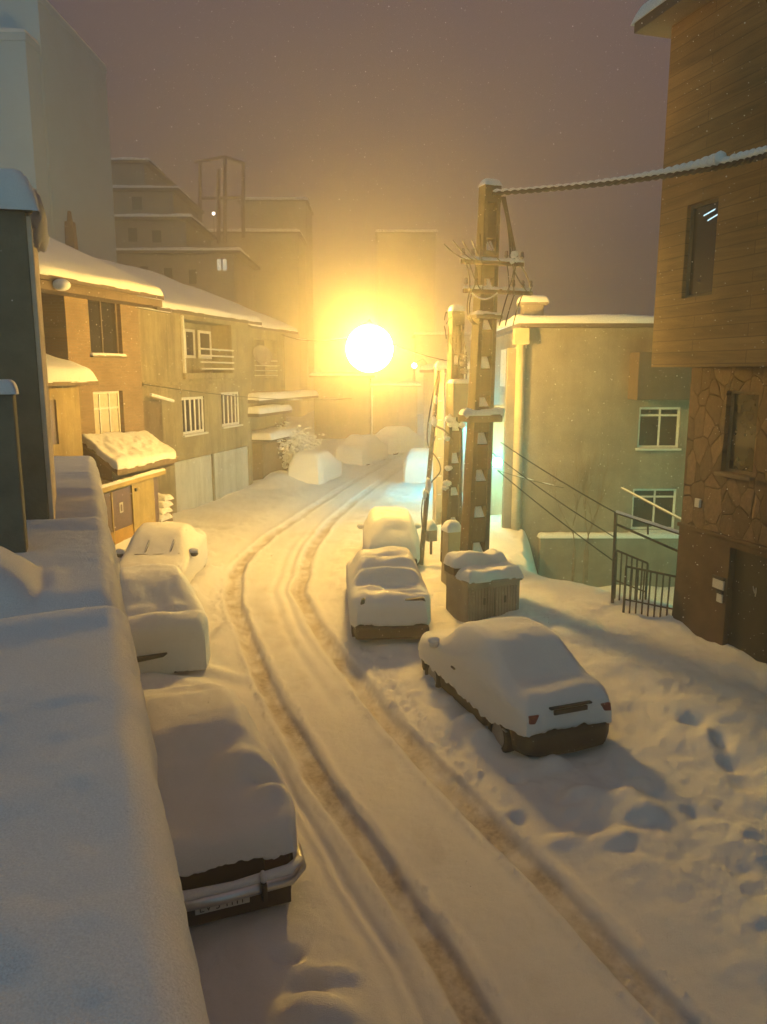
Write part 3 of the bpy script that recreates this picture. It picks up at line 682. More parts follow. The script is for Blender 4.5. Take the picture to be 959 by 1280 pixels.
for sx in (-1, 1): part(t, 'tail_light', 'darklens', tuple(sorted((sx * W * .52, sx * W * .83))) + (-.02, .02, .60, .71))
pl = part(t, 'licence_plate', 'plate', (-.26, .26, -.10, -.075, .35, .455), bevel=.004)
part(t, 'valance', 'black', (-W * .82, W * .82, -.075, .1, .22, .46))
def glyph(ch, x):
    txt = bpy.data.curves.new('glyph', 'FONT'); txt.body = ch; txt.size = .105; txt.extrude = .001; txt.align_x = 'CENTER'; txt.align_y = 'CENTER'
    to = bpy.data.objects.new('glyph', txt); COL.objects.link(to)
    dg = bpy.context.evaluated_depsgraph_get(); dg.update(); me = bpy.data.meshes.new_from_object(to.evaluated_get(dg)); bpy.data.objects.remove(to)
    me.transform(Matrix.Translation((x, -.103, .402)) @ Matrix.Rotation(math.pi / 2, 4, 'X')); me.materials.clear(); me.materials.append(M['ink'])
    o = bpy.data.objects.new('plate_digit', me); COL.objects.link(o); o.parent = pl
for ch, x in zip('LV31111', (-.20, -.135, -.045, .04, .09, .14, .19)): glyph(ch, x)

# ---- the pair behind it, nose to nose
cB = make_car('car buried in smooth snow with one dark slot above its bumper, behind the dark saloon', (-3.60, 11.85), (-.36, .933), 'sedan', .95, .84, 'paint_dark', .17, 14,
              edge=lambda s, x: .22, nb=3, lumps=[(.30, 0, .10, .20, .55), (.62, .1, -.07, .10, .6), (.78, -.3, .05, .10, .2), (.74, .35, .05, .09, .18), (.35, .62, .05, .15, .15)])
t = cB['t']
mb = MB(); mb.hexa([(-.72, -.13, .50), (.02, -.13, .57), (.02, .05, .57), (-.72, .05, .50), (-.72, -.115, .60), (.10, -.115, .62), (.10, .05, .62), (-.72, .05, .60)]); mb.build('bumper', M['black'], t, local=True, bevel=.015)
cB1 = make_car('snow covered car with both wipers raised facing the dark slot car', (-5.42, 19.9), (.07, -.99), 'sedan', .93, .82, 'paint_brown', .13, 19, nb=4, rnd=.3, cabw=1.03, edge=lambda s, x: .18)
t = cB1['t']
for x0 in (-.38, .22):
    mb = MB(); mb.tube([(x0, 3.12, 1.06), (x0 - .10, 2.98, 1.36)], .016, 6); wp = mb.build('wiper', M['rubber'], t, local=True)
    mb = MB(); mb.tube([(x0 + .01, 3.11, 1.09), (x0 - .10, 2.99, 1.39)], .02, 6); mb.build('wiper_snow', M['snow'], wp, local=True)
mb = MB(); mb.tube([(-.62, 3.14, 1.065), (.0, 3.2, 1.07), (.45, 3.16, 1.07)], .014, 6); mb.build('wiper_linkage', M['rubber'], t, local=True)
for sx in (-1, 1):
    mb = MB(); mb.ball((sx * .90, 2.75, .98), .11, 14, 8, 1.0, .7, .75); mm = mb.build('mirror', M['black'], t, local=True, smooth=True)
    mb = MB(); mb.ball((sx * .90, 2.75, 1.05), .12, 14, 8, 1.05, .8, .6); mb.build('mirror_snow', M['snow'], mm, local=True, smooth=True)

# ---- two cars by the concrete poles
cD = make_car('low car with rumpled snow and bare brown bumper in front of the concrete pole', (.16, 13.55), (-.07, .99), 'sedan', .93, .79, 'paint_brown', .12, 27, rnd=.26, cabw=1.0,
              edge=lambda s, x: (.50 if s < .02 else .40), nb=4, lumps=[(.25, .1, .05, .2, .5), (.42, .38, -.12, .09, .28), (1.0, -.45, .09, .1, .25), (2.2, .2, .07, .3, .3), (1.05, .1, .13, .09, .5), (.80, .2, -.06, .10, .4), (1.38, .3, .10, .09, .28), (1.5, -.3, .06, .12, .2), (.6, -.35, .08, .12, .25), (1.75, 0, -.10, .10, .45), (1.22, -.1, -.06, .07, .4)])
t = cD['t']; W = cD['W']
mb = MB(); mb.box(-W * .93, W * .93, -.10, .14, .24, .50); mb.build('bumper', M['paint_dark'], t, local=True, bevel=.05)
mb = MB(); mb.hexa([(.18, .06, .93), (.68, .06, .94), (.68, .40, .95), (.26, .40, .95), (.26, .05, 1.01), (.64, .05, 1.03), (.62, .36, 1.06), (.34, .36, 1.05)]); mb.build('tail_light', M['black'], t, local=True, bevel=.02)
mb = MB(); mb.hexa([(-.66, .02, .86), (-.55, .02, .88), (-.55, .2, .9), (-.66, .2, .9), (-.60, .02, 1.02), (-.53, .02, 1.05), (-.53, .2, 1.05), (-.60, .2, 1.04)]); mb.build('tail_light', M['black'], t, local=True, bevel=.02)
cD2 = make_car('round backed car with a thick snow hump parked ahead of the rumpled one', (.22, 18.6), (-.03, 1), 'hatch', .88, .78, 'paint_dark', .20, 33, nb=5, rnd=.3, cabw=1.0,
               edge=lambda s, x: (.55 if s < .02 else .40), lumps=[(.45, 0, .10, .25, .4), (.25, .2, -.08, .1, .3)])
t = cD2['t']; W = cD2['W']
for sx in (-1, 1):
    mb = MB(); mb.ball((sx * (W + .10), 2.5, 1.0), .12, 14, 8, 1.1, .7, .8); mb.build('mirror', M['snow'], t, local=True, smooth=True)
part(t, 'bumper', 'paint_dark', (-W * .9, W * .9, -.12, .1, .28, .56), bevel=.04)
# ---- far row
p = G(378, 600); make_car('tall lump of snow over a car below the snowy tree, first of the far row', (-3.55, 33.9), (.22, .97), 'hatch', .92, .86, 'paint_dark', .20, 41, nb=3, bk=3, rnd=.26, cabw=1.0, edge=lambda s, x: .16, lumps=[(.6, 0, .10, .5, .5), (3.2, .2, .06, .3, .3), (1.6, -.3, .06, .3, .3)])
make_car('snow covered car in the middle of the far row of three', (-1.85, 41.4), (.33, .94), 'sedan', 1.0, .86, 'paint_dark', .18, 43, nb=3, bk=4, rnd=.28, cabw=1.05, edge=lambda s, x: .12)
make_car('snow covered car at the street bend, last of the far row', (-.35, 47.2), (.55, .83), 'sedan', 1.05, .86, 'paint_dark', .18, 47, nb=3, bk=4, rnd=.28, cabw=1.05, edge=lambda s, x: .12)
make_car('snow covered car lit turquoise across the street by the poles', (1.65, 33.9), (.10, .99), 'hatch', .95, .82, 'paint_dark', .20, 51, nb=3, bk=4, rnd=.28, cabw=1.05, edge=lambda s, x: .22)

# ================================================================== CONCRETE POLES
PU = Vector((.936, .352, 0)); PF = Vector((-.352, .936, 0))     # across and away from us
rj0 = random.Random(77)
def hpole(name, label, base, top, w0, d0, w1, d1, mat, nn=8, niche=(1.2, .62), snowy=True):
    base, top = Vector(base), Vector(top)
    t = thing(name, label, 'utility pole', tuple(base), 0, 'concrete poles by the street')
    H = top.z - base.z
    def c(f): return base.lerp(top, f)
    def wd(f): return w0 + (w1 - w0) * f, d0 + (d1 - d0) * f
    mb = MB()
    fl = .22
    for sx in (-1, 1):     # two flanges
        f0, f1 = wd(0), wd(1)
        mb.frus(c(0) + PU * sx * f0[0] * (.5 - fl / 2), c(1) + PU * sx * f1[0] * (.5 - fl / 2), PU, PF, f0[0] * fl, f0[1], f1[0] * fl, f1[1])
    mb.frus(c(0) + PF * d0 * .12, c(1) + PF * d1 * .12, PU, PF, w0 * (1 - 2 * fl) - .004, d0 * .45, w1 * (1 - 2 * fl) - .004, d1 * .45)
    zs = [niche[0] + k * (H - niche[0] - .5) / nn for k in range(nn + 1)]
    rung = .55
    for z in zs:
        fa, fb = max(0, (z - rung) / H), min(1, z / H)
        wa, wb = wd(fa), wd(fb)
        mb.frus(c(fa) - PF * wa[1] * .13, c(fb) - PF * wb[1] * .13, PU, PF, wa[0] * (1 - 2 * fl) - .006, wa[1] * .70, wb[0] * (1 - 2 * fl) - .006, wb[1] * .70)
    mb.frus(c(1 - .35 / H), c(1) + Vector((0, 0, .0)), PU, PF, wd(.97)[0] + .012, wd(.97)[1] + .012, w1 + .012, d1 + .012)
    mb.build('shaft', mat, t, bevel=.01)
    if snowy:
        for z in zs[:-1]:
            f = z / H; wa = wd(f); q = c(f); ww = wa[0] * (1 - 2 * fl) * .5 - .01; dd = wa[1] * .5; h = .27
            m2 = MB(); hh = h * rj0.uniform(.7, 1.05); k1, k2 = rj0.uniform(.35, .6), rj0.uniform(.4, .65)
            lo = [q + PU * a * ww + PF * b for a, b in ((-1, -dd + .02), (1, -dd + .02), (1, -dd * .35), (-1, -dd * .35))]
            hi = [q + Vector((0, 0, hh)) + PU * a * ww * k + PF * b for a, b, k in ((-1, -dd * .45, k1), (1, -dd * .45, k2), (1, -dd * .3, k2), (-1, -dd * .3, k1))]
            m2.hexa(lo + hi); m2.build('snow_wedge', M['snow'], t, bevel=.035)
        x = w1 / 2 + .02; y = d1 / 2 + .02
        snow_slab(top - PU * x - PF * y, top + PU * x - PF * y, top + PU * x + PF * y, top - PU * x + PF * y, .13, t, 'snow_cap', .1, 20, 20, .02)
    return t, c, wd
PB = Vector((1.98, 16.55, -.1)); PT = at(613, 232, 16.7)
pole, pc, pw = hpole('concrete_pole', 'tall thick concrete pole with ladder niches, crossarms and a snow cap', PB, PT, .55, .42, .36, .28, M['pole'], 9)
PH = PT.z - PB.z
def pz(z): return pc((z - PB.z) / PH)
# crossarms, each with its snow and insulators
def crossarm(py, x0, x1, back=-.26):
    zc = at(610, py, 16.4).z; c0 = pz(zc)
    a = (at(x0, py, 16.35).x - c0.x) / PU.x; b = (at(x1, py, 16.35).x - c0.x) / PU.x
    mb = MB(); q0 = c0 + PU * a + PF * back; q1 = c0 + PU * b + PF * back
    mb.frus(q0, q1, PF, Vector((0, 0, 1)), .08, .10, .08, .10); arm = mb.build('crossarm', M['rust'], pole, bevel=.006)
    up = Vector((0, 0, .052)); e = PF * .045
    snow_slab(q0 + up - e, q1 + up - e, q1 + up + e, q0 + up + e, .05, arm, 'snow_strip', .04, 60, 16, .025, 5)
    for k in (.03, .18, .30, .72, .86, .98):
        q = q0.lerp(q1, k) + Vector((0, 0, .05)); m2 = MB()
        m2.lathe(q, (0, 0, 1), [(.012, 0), (.012, .06), (.04, .07), (.045, .11), (.03, .12), (.04, .15), (.03, .19), (.012, .20)], 10); m2.build('insulator', M['cabinet'], arm, smooth=True)
    return q0, q1
ca = crossarm(328, 570, 652); cb2 = crossarm(364, 573, 664)
def curve3(p0, p1, sag, n=14, side=Vector((0, 0, 0))):
    p0, p1 = Vector(p0), Vector(p1); out = []
    for i in range(n + 1):
        f = i / n; k = 4 * f * (1 - f); out.append(p0.lerp(p1, f) + Vector((0, 0, -sag * k)) + side * k)
    return out
rj = random.Random(11)
for (f0, f1, off) in [(.03, .05, .05), (.10, .22, -.04), (.18, .10, .08), (.30, .24, .03), (.86, .70, -.03), (.82, .60, .04), (.9, .95, .07), (.70, .62, .02), (.78, .9, -.05)]:
    mb = MB(); mb.tube(curve3(ca[0].lerp(ca[1], f0) - PF * .07, cb2[0].lerp(cb2[1], f1) - PF * .09, 0, 12, PU * off), .013, 6); mb.build('jumper_cable', M['rubber'], pole)
low = at(600, 392, 16.3)
for (f0, dx, sg) in [(.06, -.28, .35), (.10, -.20, .42), (.62, .28, .05), (.72, .42, .08), (.84, .60, .10)]:
    mb = MB(); q = cb2[0].lerp(cb2[1], f0) - PF * .09
    mb.tube(curve3(q, low + PU * dx - PF * .32 - Vector((0, 0, .25)), sg * .3, 12, -PU * sg * .3), .014, 6); mb.build('jumper_cable', M['rubber'], pole)
for (x0, y0, f1) in [(555, 305, .12), (566, 300, .2), (578, 300, .26), (600, 292, .30), (608, 296, .62), (590, 300, .34)]:
    mb = MB(); mb.tube(curve3(at(x0, y0, 16.0), ca[0].lerp(ca[1], f1) - PF * .05, .05, 8), .011, 5); tw = mb.build('cable_stub', M['rubber'], pole)
mb = MB(); mb.tube(curve3(at(590, 366, 16.1), at(622, 366, 16.1), .12, 12), .018, 6); mb.build('tie_band', M['snow'], pole)
# heavy bundle from the pole head down to the upper crossarm
for k in (0, 1, 2):
    mb = MB(); mb.tube(curve3(at(627 + k * 2, 246, 16.45), at(638 + k * 4, 322, 16.3), -.02, 14, PU * (.05 - .03 * k)), .022, 7); mb.build('cable_bundle', M['rubber'], pole)
for (x, y, r) in [(643, 318, .07), (641, 326, .06), (646, 325, .05)]:
    mb = MB(); mb.lump(at(x, y, 16.2), r, int(x * 7 + y)); mb.build('snow_clump', M['snow'], pole, smooth=True)
# bracket half way, piled with snow
for (py, h, over) in [(398, .10, .10), (528, .17, .16)]:
    zc = at(600, py, 16.4).z; c0 = pz(zc); f = (zc - PB.z) / PH; wa = pw(f); x = wa[0] / 2 + over; y = wa[1] / 2 + over * .7
    mb = MB(); mb.frus(c0, c0 + Vector((0, 0, h)), PU, PF, 2 * x, 2 * y, 2 * x, 2 * y); br = mb.build('bracket_collar', M['rust'] if py > 500 else M['pole'], pole, bevel=.02)
    tq = c0 + Vector((0, 0, h))
    snow_slab(tq - PU * x - PF * y, tq + PU * x - PF * y, tq + PU * x + PF * y, tq - PU * x + PF * y, .10 if py > 500 else .05, br, 'snow_cover', .08, 30, 20, .06, 4)
    if py > 500:
        for sx, r in ((-1, .11), (-.80, .08), (1, .12)):
            mb = MB(); mb.lump(tq + PU * sx * (x - .02) - PF * y * .6 + Vector((0, 0, .04)), r * .95, int(sx * 50), 1, 1, .8, .6); mb.build('snow_clump', M['snow'], br, smooth=True)

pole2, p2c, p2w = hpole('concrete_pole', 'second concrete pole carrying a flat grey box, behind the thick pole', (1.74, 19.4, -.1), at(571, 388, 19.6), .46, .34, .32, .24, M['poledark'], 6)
mb = MB(); q = at(575, 478, 19.0); q2 = at(575, 521, 19.0)
mb.frus(q2, q, PU, PF, .50, .32, .50, .32); bx = mb.build('equipment_box', M['cabinet'], pole2, bevel=.02)
snow_slab(q - PU * .27 - PF * .18, q + PU * .27 - PF * .18, q + PU * .27 + PF * .18, q - PU * .27 + PF * .18, .07, bx, 'snow_cover', .07, 24, 18, .03)
for x, y0, y1 in ((573, 408, 474), (583, 440, 474), (579, 444, 474)):
    mb = MB(); mb.tube([at(x, y0, 18.9), at(x, (y0 + y1) / 2, 18.9), at(x, y1, 18.9)], .022, 7); mb.build('conduit', M['pole'], pole2)
for k, (x, y) in enumerate(((580, 446), (580, 455), (580, 464))):
    mb = MB(); mb.lathe(at(x, y, 18.85), (0, 0, 1), [(.03, -.07), (.09, -.05), (.09, -.02), (.05, 0), (.09, .02), (.09, .05), (.03, .07)], 14); mb.build('insulator', M['cabinet'], pole2, smooth=True)
for (x, y, r) in ((563, 524, .17), (567, 530, .15), (579, 531, .12), (559, 548, .10), (561, 585, .10), (559, 604, .13), (556, 610, .1)):
    mb = MB(); mb.lump(at(x, y, 18.95), r * .72, int(x * 7 + y), 1.15, 1, .8, .7); mb.build('snow_clump', M['snow'], pole2, smooth=True)
rj = random.Random(4)
for k in range(9):
    x = rj.uniform(553, 578); y = rj.uniform(388, 420)
    mb = MB(); mb.tube(curve3(at(x, y, 19.0), at(x + rj.uniform(-12, 10), y + rj.uniform(6, 26), 19.0), rj.uniform(-.1, .15), 8), .013, 5); mb.build('cable_stub', M['rubber'], pole2)
pole3, _, _ = hpole('concrete_pole', 'thin snow capped concrete pole between the leaning post and the box pole', (1.78, 24.6, -.1), at(549, 458, 24.6), .30, .26, .24, .22, M['cream'], 6, snowy=True)

lean = thing('leaning_post', 'thin dark leaning post with loose cables looping round it', 'post', (.93, 19.3, 0))
mb = MB(); p0 = G(525, 712); p0.z = -.1; p1 = at(549, 456, 19.4); mb.tube([p0, p0.lerp(p1, .5), p1], [.07, .06, .05], 10); mb.build('shaft', M['wood'], lean)
for (pts, r) in ([[(547, 470), (540, 500), (534, 540), (537, 560), (545, 545)], .02], [[(541, 566), (549, 578), (550, 590), (540, 602), (531, 615), (527, 640), (529, 668)], .018], [[(544, 532), (555, 538), (566, 550)], .03], [[(546, 500), (543, 530), (541, 560)], .016]):
    mb = MB(); P = [at(x, y, 19.2) for x, y in pts]
    # smooth the chain
    Q = []
    for i in range(len(P) - 1):
        a, b, c_, d_ = P[max(0, i - 1)], P[i], P[i + 1], P[min(len(P) - 1, i + 2)]
        for k in range(6):
            f = k / 6; Q.append(.5 * ((2 * b) + (-a + c_) * f + (2 * a - 5 * b + 4 * c_ - d_) * f * f + (-a + 3 * b - 3 * c_ + d_) * f ** 3))
    Q.append(P[-1]); mb.tube(Q, r, 6); mb.build('loose_cable', M['rubber'], lean)
for (x, y, r, e) in ((536, 606, .09, 2.2), (531, 618, .07, 2.0), (543, 527, .08, 1.5), (551, 457, .15, .8), (545, 500, .05, 2)):
    mb = MB(); mb.lump(at(x, y, 19.15), r, int(x * 7 + y), .8, .8, e); mb.build('snow_clump', M['snow'], lean, smooth=True)

meter = thing('meter_box', 'small grey meter box with a snow hood on a thin stand', 'meter box', tuple(G(537, 697)))
q = at(539, 676, 20.3); q2 = at(539, 661, 20.3)
mb = MB(); mb.frus(q, q2, PU, PF, .27, .22, .27, .22); b_ = mb.build('case', M['cabinet'], meter, bevel=.015)
snow_slab(q2 - PU * .15 - PF * .13, q2 + PU * .15 - PF * .13, q2 + PU * .15 + PF * .13, q2 - PU * .15 + PF * .13, .24, b_, 'snow_cap', .14, 18, 18, .03)
mb = MB(); g0 = Vector((q.x, q.y, -.1)); mb.tube([g0, q], .035, 8); mb.build('stand', M['wood'], meter)

jb = thing('junction_post', 'stubby concrete post wearing a rounded snow cap beside the cabinet', 'post', (1.50, 17.3, 0))
mb = MB(); b0 = Vector((1.55, 17.3, -.1)); b1 = at(570, 662, 17.3); b1.x = 1.57; mb.frus(b0, b1, PU, PF, .34, .34, .32, .32); mb.build('shaft', M['cream'], jb, bevel=.02)
snow_slab(b1 - PU * .20 - PF * .20, b1 + PU * .20 - PF * .20, b1 + PU * .20 + PF * .20, b1 - PU * .20 + PF * .20, .22, jb, 'snow_cap', .16, 22, 22, .05)

# cabinet under the thick pole
cab = thing('utility_cabinet', 'ribbed grey street cabinet heaped with snow at the foot of the thick pole', 'cabinet', (2.3, 15.4, 0))
CW = Wall((1.64, 14.40), (.93, .37), (.37, -.93))
cw = 1.16; zt_ = .93
mb = MB(); CW.box(mb, 0, cw, -.95, 0, -.15, zt_)
for k in range(17): CW.box(mb, .03 + k * (cw - .06) / 17, .03 + (k + .5) * (cw - .06) / 17, .001, .028, -.1, zt_ - .08)
mb.build('case', M['cabinet'], cab, bevel=.004)
for k in (.30, .70):
    mb = MB(); CW.box(mb, cw * k - .02, cw * k + .02, .029, .05, .52, .66); mb.build('door_handle', M['dark'], cab)
mb = MB(); CW.box(mb, cw * .5 - .008, cw * .5 + .008, .0285, .034, .0, zt_ - .10); mb.build('door_seam', M['dark'], cab)
mb = MB(); CW.box(mb, -.04, cw + .04, -.99, .04, zt_ + .002, zt_ + .07); lid = mb.build('lid', M['cabinet'], cab, bevel=.01)
snow_slab(CW.p(-.02, .05, zt_ + .07), CW.p(cw + .06, .05, zt_ + .07), CW.p(cw + .06, -.5, zt_ + .07), CW.p(-.02, -.5, zt_ + .07), .20, lid, 'snow_cover', .12, 44, 26, .10, 2.6, .05)
mb = MB(); CW.box(mb, -.06, cw - .1, -.95, -.50, zt_ + .075, zt_ + .26); st_ = mb.build('upper_step', M['pole'], cab, bevel=.02)
snow_slab(CW.p(-.10, -.44, zt_ + .26), CW.p(cw - .02, -.44, zt_ + .26), CW.p(cw - .02, -.98, zt_ + .26), CW.p(-.10, -.98, zt_ + .26), .18, st_, 'snow_cover', .13, 44, 26, .13, 2.4, .06)

# ================================================================== CABLES AND WIRES
tw = thing('overhead_cable', 'thick twisted cable with a ridge of snow from pole head to clad building', 'cable', tuple(at(618, 242, 16.5)))
def off_wall(px, py, d):
    r_ = ray(px, py); n_ = Vector((-.96, -.28, 0)); o_ = Vector((5.50, 13.95, CAMH)) + n_ * d; t_ = (o_ - Vector((0, 0, CAMH))).dot(n_) / r_.dot(n_); return Vector((0, 0, CAMH)) + r_ * t_
A = at(617, 242, 16.55); Bp = off_wall(868, 214, 1.5); Cp = off_wall(1030, 158, 1.7)
def bez(f): return A * (1 - f) ** 2 + Bp * 2 * f * (1 - f) * 1.0 + Cp * f * f
ctrl = (Bp - (A * .25 + Cp * .25)) * 2.0
def bez(f): return A * (1 - f) ** 2 + ctrl * 2 * f * (1 - f) + Cp * f * f
for ph in (0, math.pi):
    pts = []
    for i in range(421):
        f = i / 420; w = f * 2 * math.pi * 26 + ph; pts.append(bez(f) + Vector((0, 0, 1)) * .022 * math.cos(w) + Vector((.5, .8, 0)) * .022 * math.sin(w))
    mb = MB(); mb.tube(pts, .026, 7); mb.build('strand', M['rubber'], tw, smooth=True)
def proj_x(q): return 479.5 + FPX * q.x / (q.y * CP - (q.z - CAMH) * SP)
lo_, hi_ = 0.0, 1.0
for _ in range(40):
    md = (lo_ + hi_) / 2
    if proj_x(bez(md)) < 902: lo_ = md
    else: hi_ = md
FS = lo_
pts = []; rad = []
for i in range(521):
    f = i / 520; ph = (f * 26 * 2) % 1
    env = .030 + .10 * np.interp(f / FS, [0, .15, .35, .55, .75, .9, .99, 1.01, 1.1, 1.3, 1.6], [.12, .04, .05, .14, .35, .62, .95, .30, .42, .34, .5])
    k = max(.012, env * (.75 + .35 * math.sin(ph * math.pi)) + .006 * float(fbm(f * 160, 0, 8, 2)))
    pts.append(bez(f) + Vector((0, 0, .030 + k * .55))); rad.append(k * .75)
mb = MB(); mb.tube(pts, rad, 9); mb.build('snow_ridge', M['snow'], tw, smooth=True)
def wire(label, p0, p1, sag=.05, r=.012, mat='rubber', snow=None, name='overhead_wire'):
    mb = MB(); P = curve3(p0, p1, sag, 24); mb.tube(P, r, 6); o = mb.build(name, M[mat]); tag(o, label, 'wire', 'thin wires over the street')
    if snow:
        for (a, b) in snow:
            i0, i1 = int(a * 24), max(int(a * 24) + 1, int(b * 24)); m2 = MB()
            Q = [q + Vector((0, 0, r + .012)) for q in P[i0:i1 + 1]]; m2.tube(Q, [.008] + [.02] * (len(Q) - 2) + [.008] if len(Q) > 2 else .015, 6); m2.build('snow_line', M['snow'], o)
    return o
wire('dark wire slanting from thick pole to railing post, upper of three', at(626, 553, 16.6), at(770, 641, 15.2), .04, .013)
wire('dark wire slanting from thick pole to railing post, middle of three', at(626, 574, 16.6), at(769, 672, 15.2), .05, .011)
wire('dark wire slanting from thick pole to railing post, lowest of three', at(622, 588, 16.6), at(768, 702, 15.2), .04, .012)
wire('short wire with snow beads running level from the pole across the plain wall', at(622, 588, 23.0), at(705, 610, 23.6), .03, .012, snow=[(.3, .55), (.7, .9)])
wire('snow lined pipe slanting in front of the turquoise window', at(776, 610, 20.0), at(856, 652, 18.0), .0, .016, 'cabinet', snow=[(0, 1)], name='slanting_pipe')
LAMP = at(462, 436, 21.0)
wire('wire holding the bright street lamp, strung to the box pole', LAMP + Vector((0, 0, .42)), at(566, 452, 19.4), .10, .012)
wire('wire holding the bright street lamp, strung to the balcony house', LAMP + Vector((0, 0, .42)), at(352, 418, 34.2), .25, .012, snow=[(.6, .75)])
wire('sagging wire with snow beads crossing the lower balcony house front', at(172, 479, 24.2), at(440, 498, 40), .25, .014, snow=[(.30, .36), (.62, .68), (.80, .95)])
wire('bright snowy wire under the eaves of the brick house', at(110, 372, 22.0), at(260, 398, 30), .05, .014, snow=[(0, 1)])

# ================================================================== STREET LAMPS
lp = thing('street_lamp', 'blazing golden street lamp hanging over the middle of the street', 'street lamp', tuple(LAMP), 0, 'golden street lamps')
mb = MB(); mb.ball(LAMP, .62, 32, 20); mb.build('bulb', M['sodium'], lp, smooth=True)
mb = MB(); mb.lathe(LAMP, (0, 0, 1), [(.22, .585), (.18, .65), (.06, .70), (.02, .76)], 20); mb.build('cap', M['dark'], lp, smooth=True)
for i, (px, py, Y, lab, r) in enumerate([(518, 457, 58, 'small golden street lamp far down the street, brighter of the two', .17), (540, 468, 80, 'faint golden street lamp far down the street beside the leaning post', .15)]):
    q = at(px, py, Y); t = thing('street_lamp', lab, 'street lamp', (q.x, q.y, 0), 0, 'golden street lamps')
    mb = MB(); mb.ball(q, r, 18, 12); mb.build('bulb', M['sodium_far'], t, smooth=True)
    mb = MB(); mb.tube([(q.x + .9, q.y + .1, 0), (q.x + .9, q.y + .1, q.z + .2), (q.x + .6, q.y + .05, q.z + .5), (q.x, q.y, q.z + r)], [.08, .06, .05, .03], 8); mb.build('pole', M['dark'], t)

# ================================================================== CLAD BUILDING (near, by the cabinet side)
u = Vector((.28, -.96, 0)).normalized(); n = Vector((-.96, -.28, 0)).normalized()
RW = Wall((5.50, 13.95), u, n)
cl = thing('clad_building', 'brown building with stone clad base and overhanging wood toned upper floors', 'building', (5.5, 13.95, 0))
zo = RW.px(880, 459)[1]
M['flag'] = flagstone('irregular stone cladding', u); M['clad'] = cladding('wood toned panel cladding', u)
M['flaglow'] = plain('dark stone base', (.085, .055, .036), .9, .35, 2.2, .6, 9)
gw = RW.rect(905, 489, 945, 593)
zs_ = RW.px(880, 662)[1]
mb = RW.shell(0, 11, zs_, zo, 9, [gw], .18); mb.build('stone_wall', M['flag'], cl)
dr = RW.rect(907, 690, 985, 870); dr = (dr[0], dr[0] + 1.9, -.1, RW.px(915, 684)[1])
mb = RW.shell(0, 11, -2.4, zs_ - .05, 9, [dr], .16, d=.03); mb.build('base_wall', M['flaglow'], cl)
mb = MB(); RW.box(mb, -.02, 11, -.3, .07, zs_ - .05, zs_ + .02); mb.build('string_course', M['flaglow'], cl, bevel=.01)
RW.window(cl, gw, .18, 0, M['brownwall'], (), (), .05, True)
mb = MB(); RW.box(mb, dr[0] + .02, dr[1] - .02, -.11, -.07, dr[2], dr[3] - .02); door = mb.build('door', M['black'], cl)
mb = MB(); qs, qz = RW.px(944, 738, -.06)
for (a0, z0, a1, z1) in ((-.05, .06, -.005, -.05), (.02, .05, .015, -.10)):
    mb.tube([RW.p(qs + a0, -.058, qz + z0), RW.p(qs + (a0 + a1) / 2 + .005, -.055, qz + (z0 + z1) / 2), RW.p(qs + a1, -.058, qz + z1)], [.008, .013, .008], 6)
mb.build('handle', M['chrome'], door)
for (x0, y0, x1, y1, mt) in ((891, 724, 905, 736, 'plate'), (896, 742, 903, 753, 'plate')):
    r = RW.rect(x0, y0, x1, y1, .05); mb = MB(); RW.box(mb, r[0], r[1], .034, .06, r[2], r[3]); pl_ = mb.build('intercom_panel', M[mt], cl, bevel=.006)
    mb = MB(); RW.box(mb, r[0] - .01, r[1] + .01, .034, .075, r[3] + .003, r[3] + .05); mb.build('hood', M['dark'], pl_)
r = RW.rect(871, 623, 877, 634); mb = MB(); RW.box(mb, r[0], r[1], .002, .05, r[2], r[3]); mb.build('wall_button', M['plate'], cl, bevel=.006)
dU = .95
a0 = RW.px(815, 440, dU)[0]
uw = RW.rect(856, 252, 894, 370, dU)
zr = RW.px(838, 34, dU)[1]
mb = RW.shell(a0, 11, zo, zr, 10, [uw], .16, d=dU); mb.add([RW.p(a0, dU, zo), RW.p(11, dU, zo), RW.p(11, -9, zo), RW.p(a0, -9, zo)], [(3, 2, 1, 0)])
mb.build('upper_wall', M['clad'], cl)
ww = RW.window(cl, uw, .16, dU, M['brownwall'], (), (), .05, False)
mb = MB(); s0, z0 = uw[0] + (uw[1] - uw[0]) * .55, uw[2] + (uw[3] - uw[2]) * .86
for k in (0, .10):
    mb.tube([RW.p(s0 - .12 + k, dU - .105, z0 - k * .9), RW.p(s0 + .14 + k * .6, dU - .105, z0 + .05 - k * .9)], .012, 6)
mb.build('reflection_streak', M['tube'], cl)  # two glowing streaks on the pane, a painted reflection
ea = MB(); RW.box(ea, a0 - .42, 11, dU - 10.4, dU + .42, zr, zr + .16); ev = ea.build('eave', M['roofmetal'], cl, bevel=.01)
snow_slab(RW.p(a0 - .46, dU + .46, zr + .16), RW.p(11, dU + .46, zr + .16), RW.p(11, dU - 10.4, zr + .16), RW.p(a0 - .46, dU - 10.4, zr + .16), .28, ev, 'roof_snow', .2, 50, 40, .03)
q = RW.p(.0, -4.6, .9); q = q - u * .14      # unseen lamp added on the yard side of this building, lighting the plain wall
mb = MB(); mb.ball(q - u * .10, .11, 16, 10); pl_ = mb.build('unseen_yard_lamp', M['led_yard'], cl, smooth=True)
mb = MB(); mb.tube([q + u * .16, q - u * .10 + Vector((0, 0, .13))], .02, 6); mb.build('lamp_bracket', M['dark'], pl_)

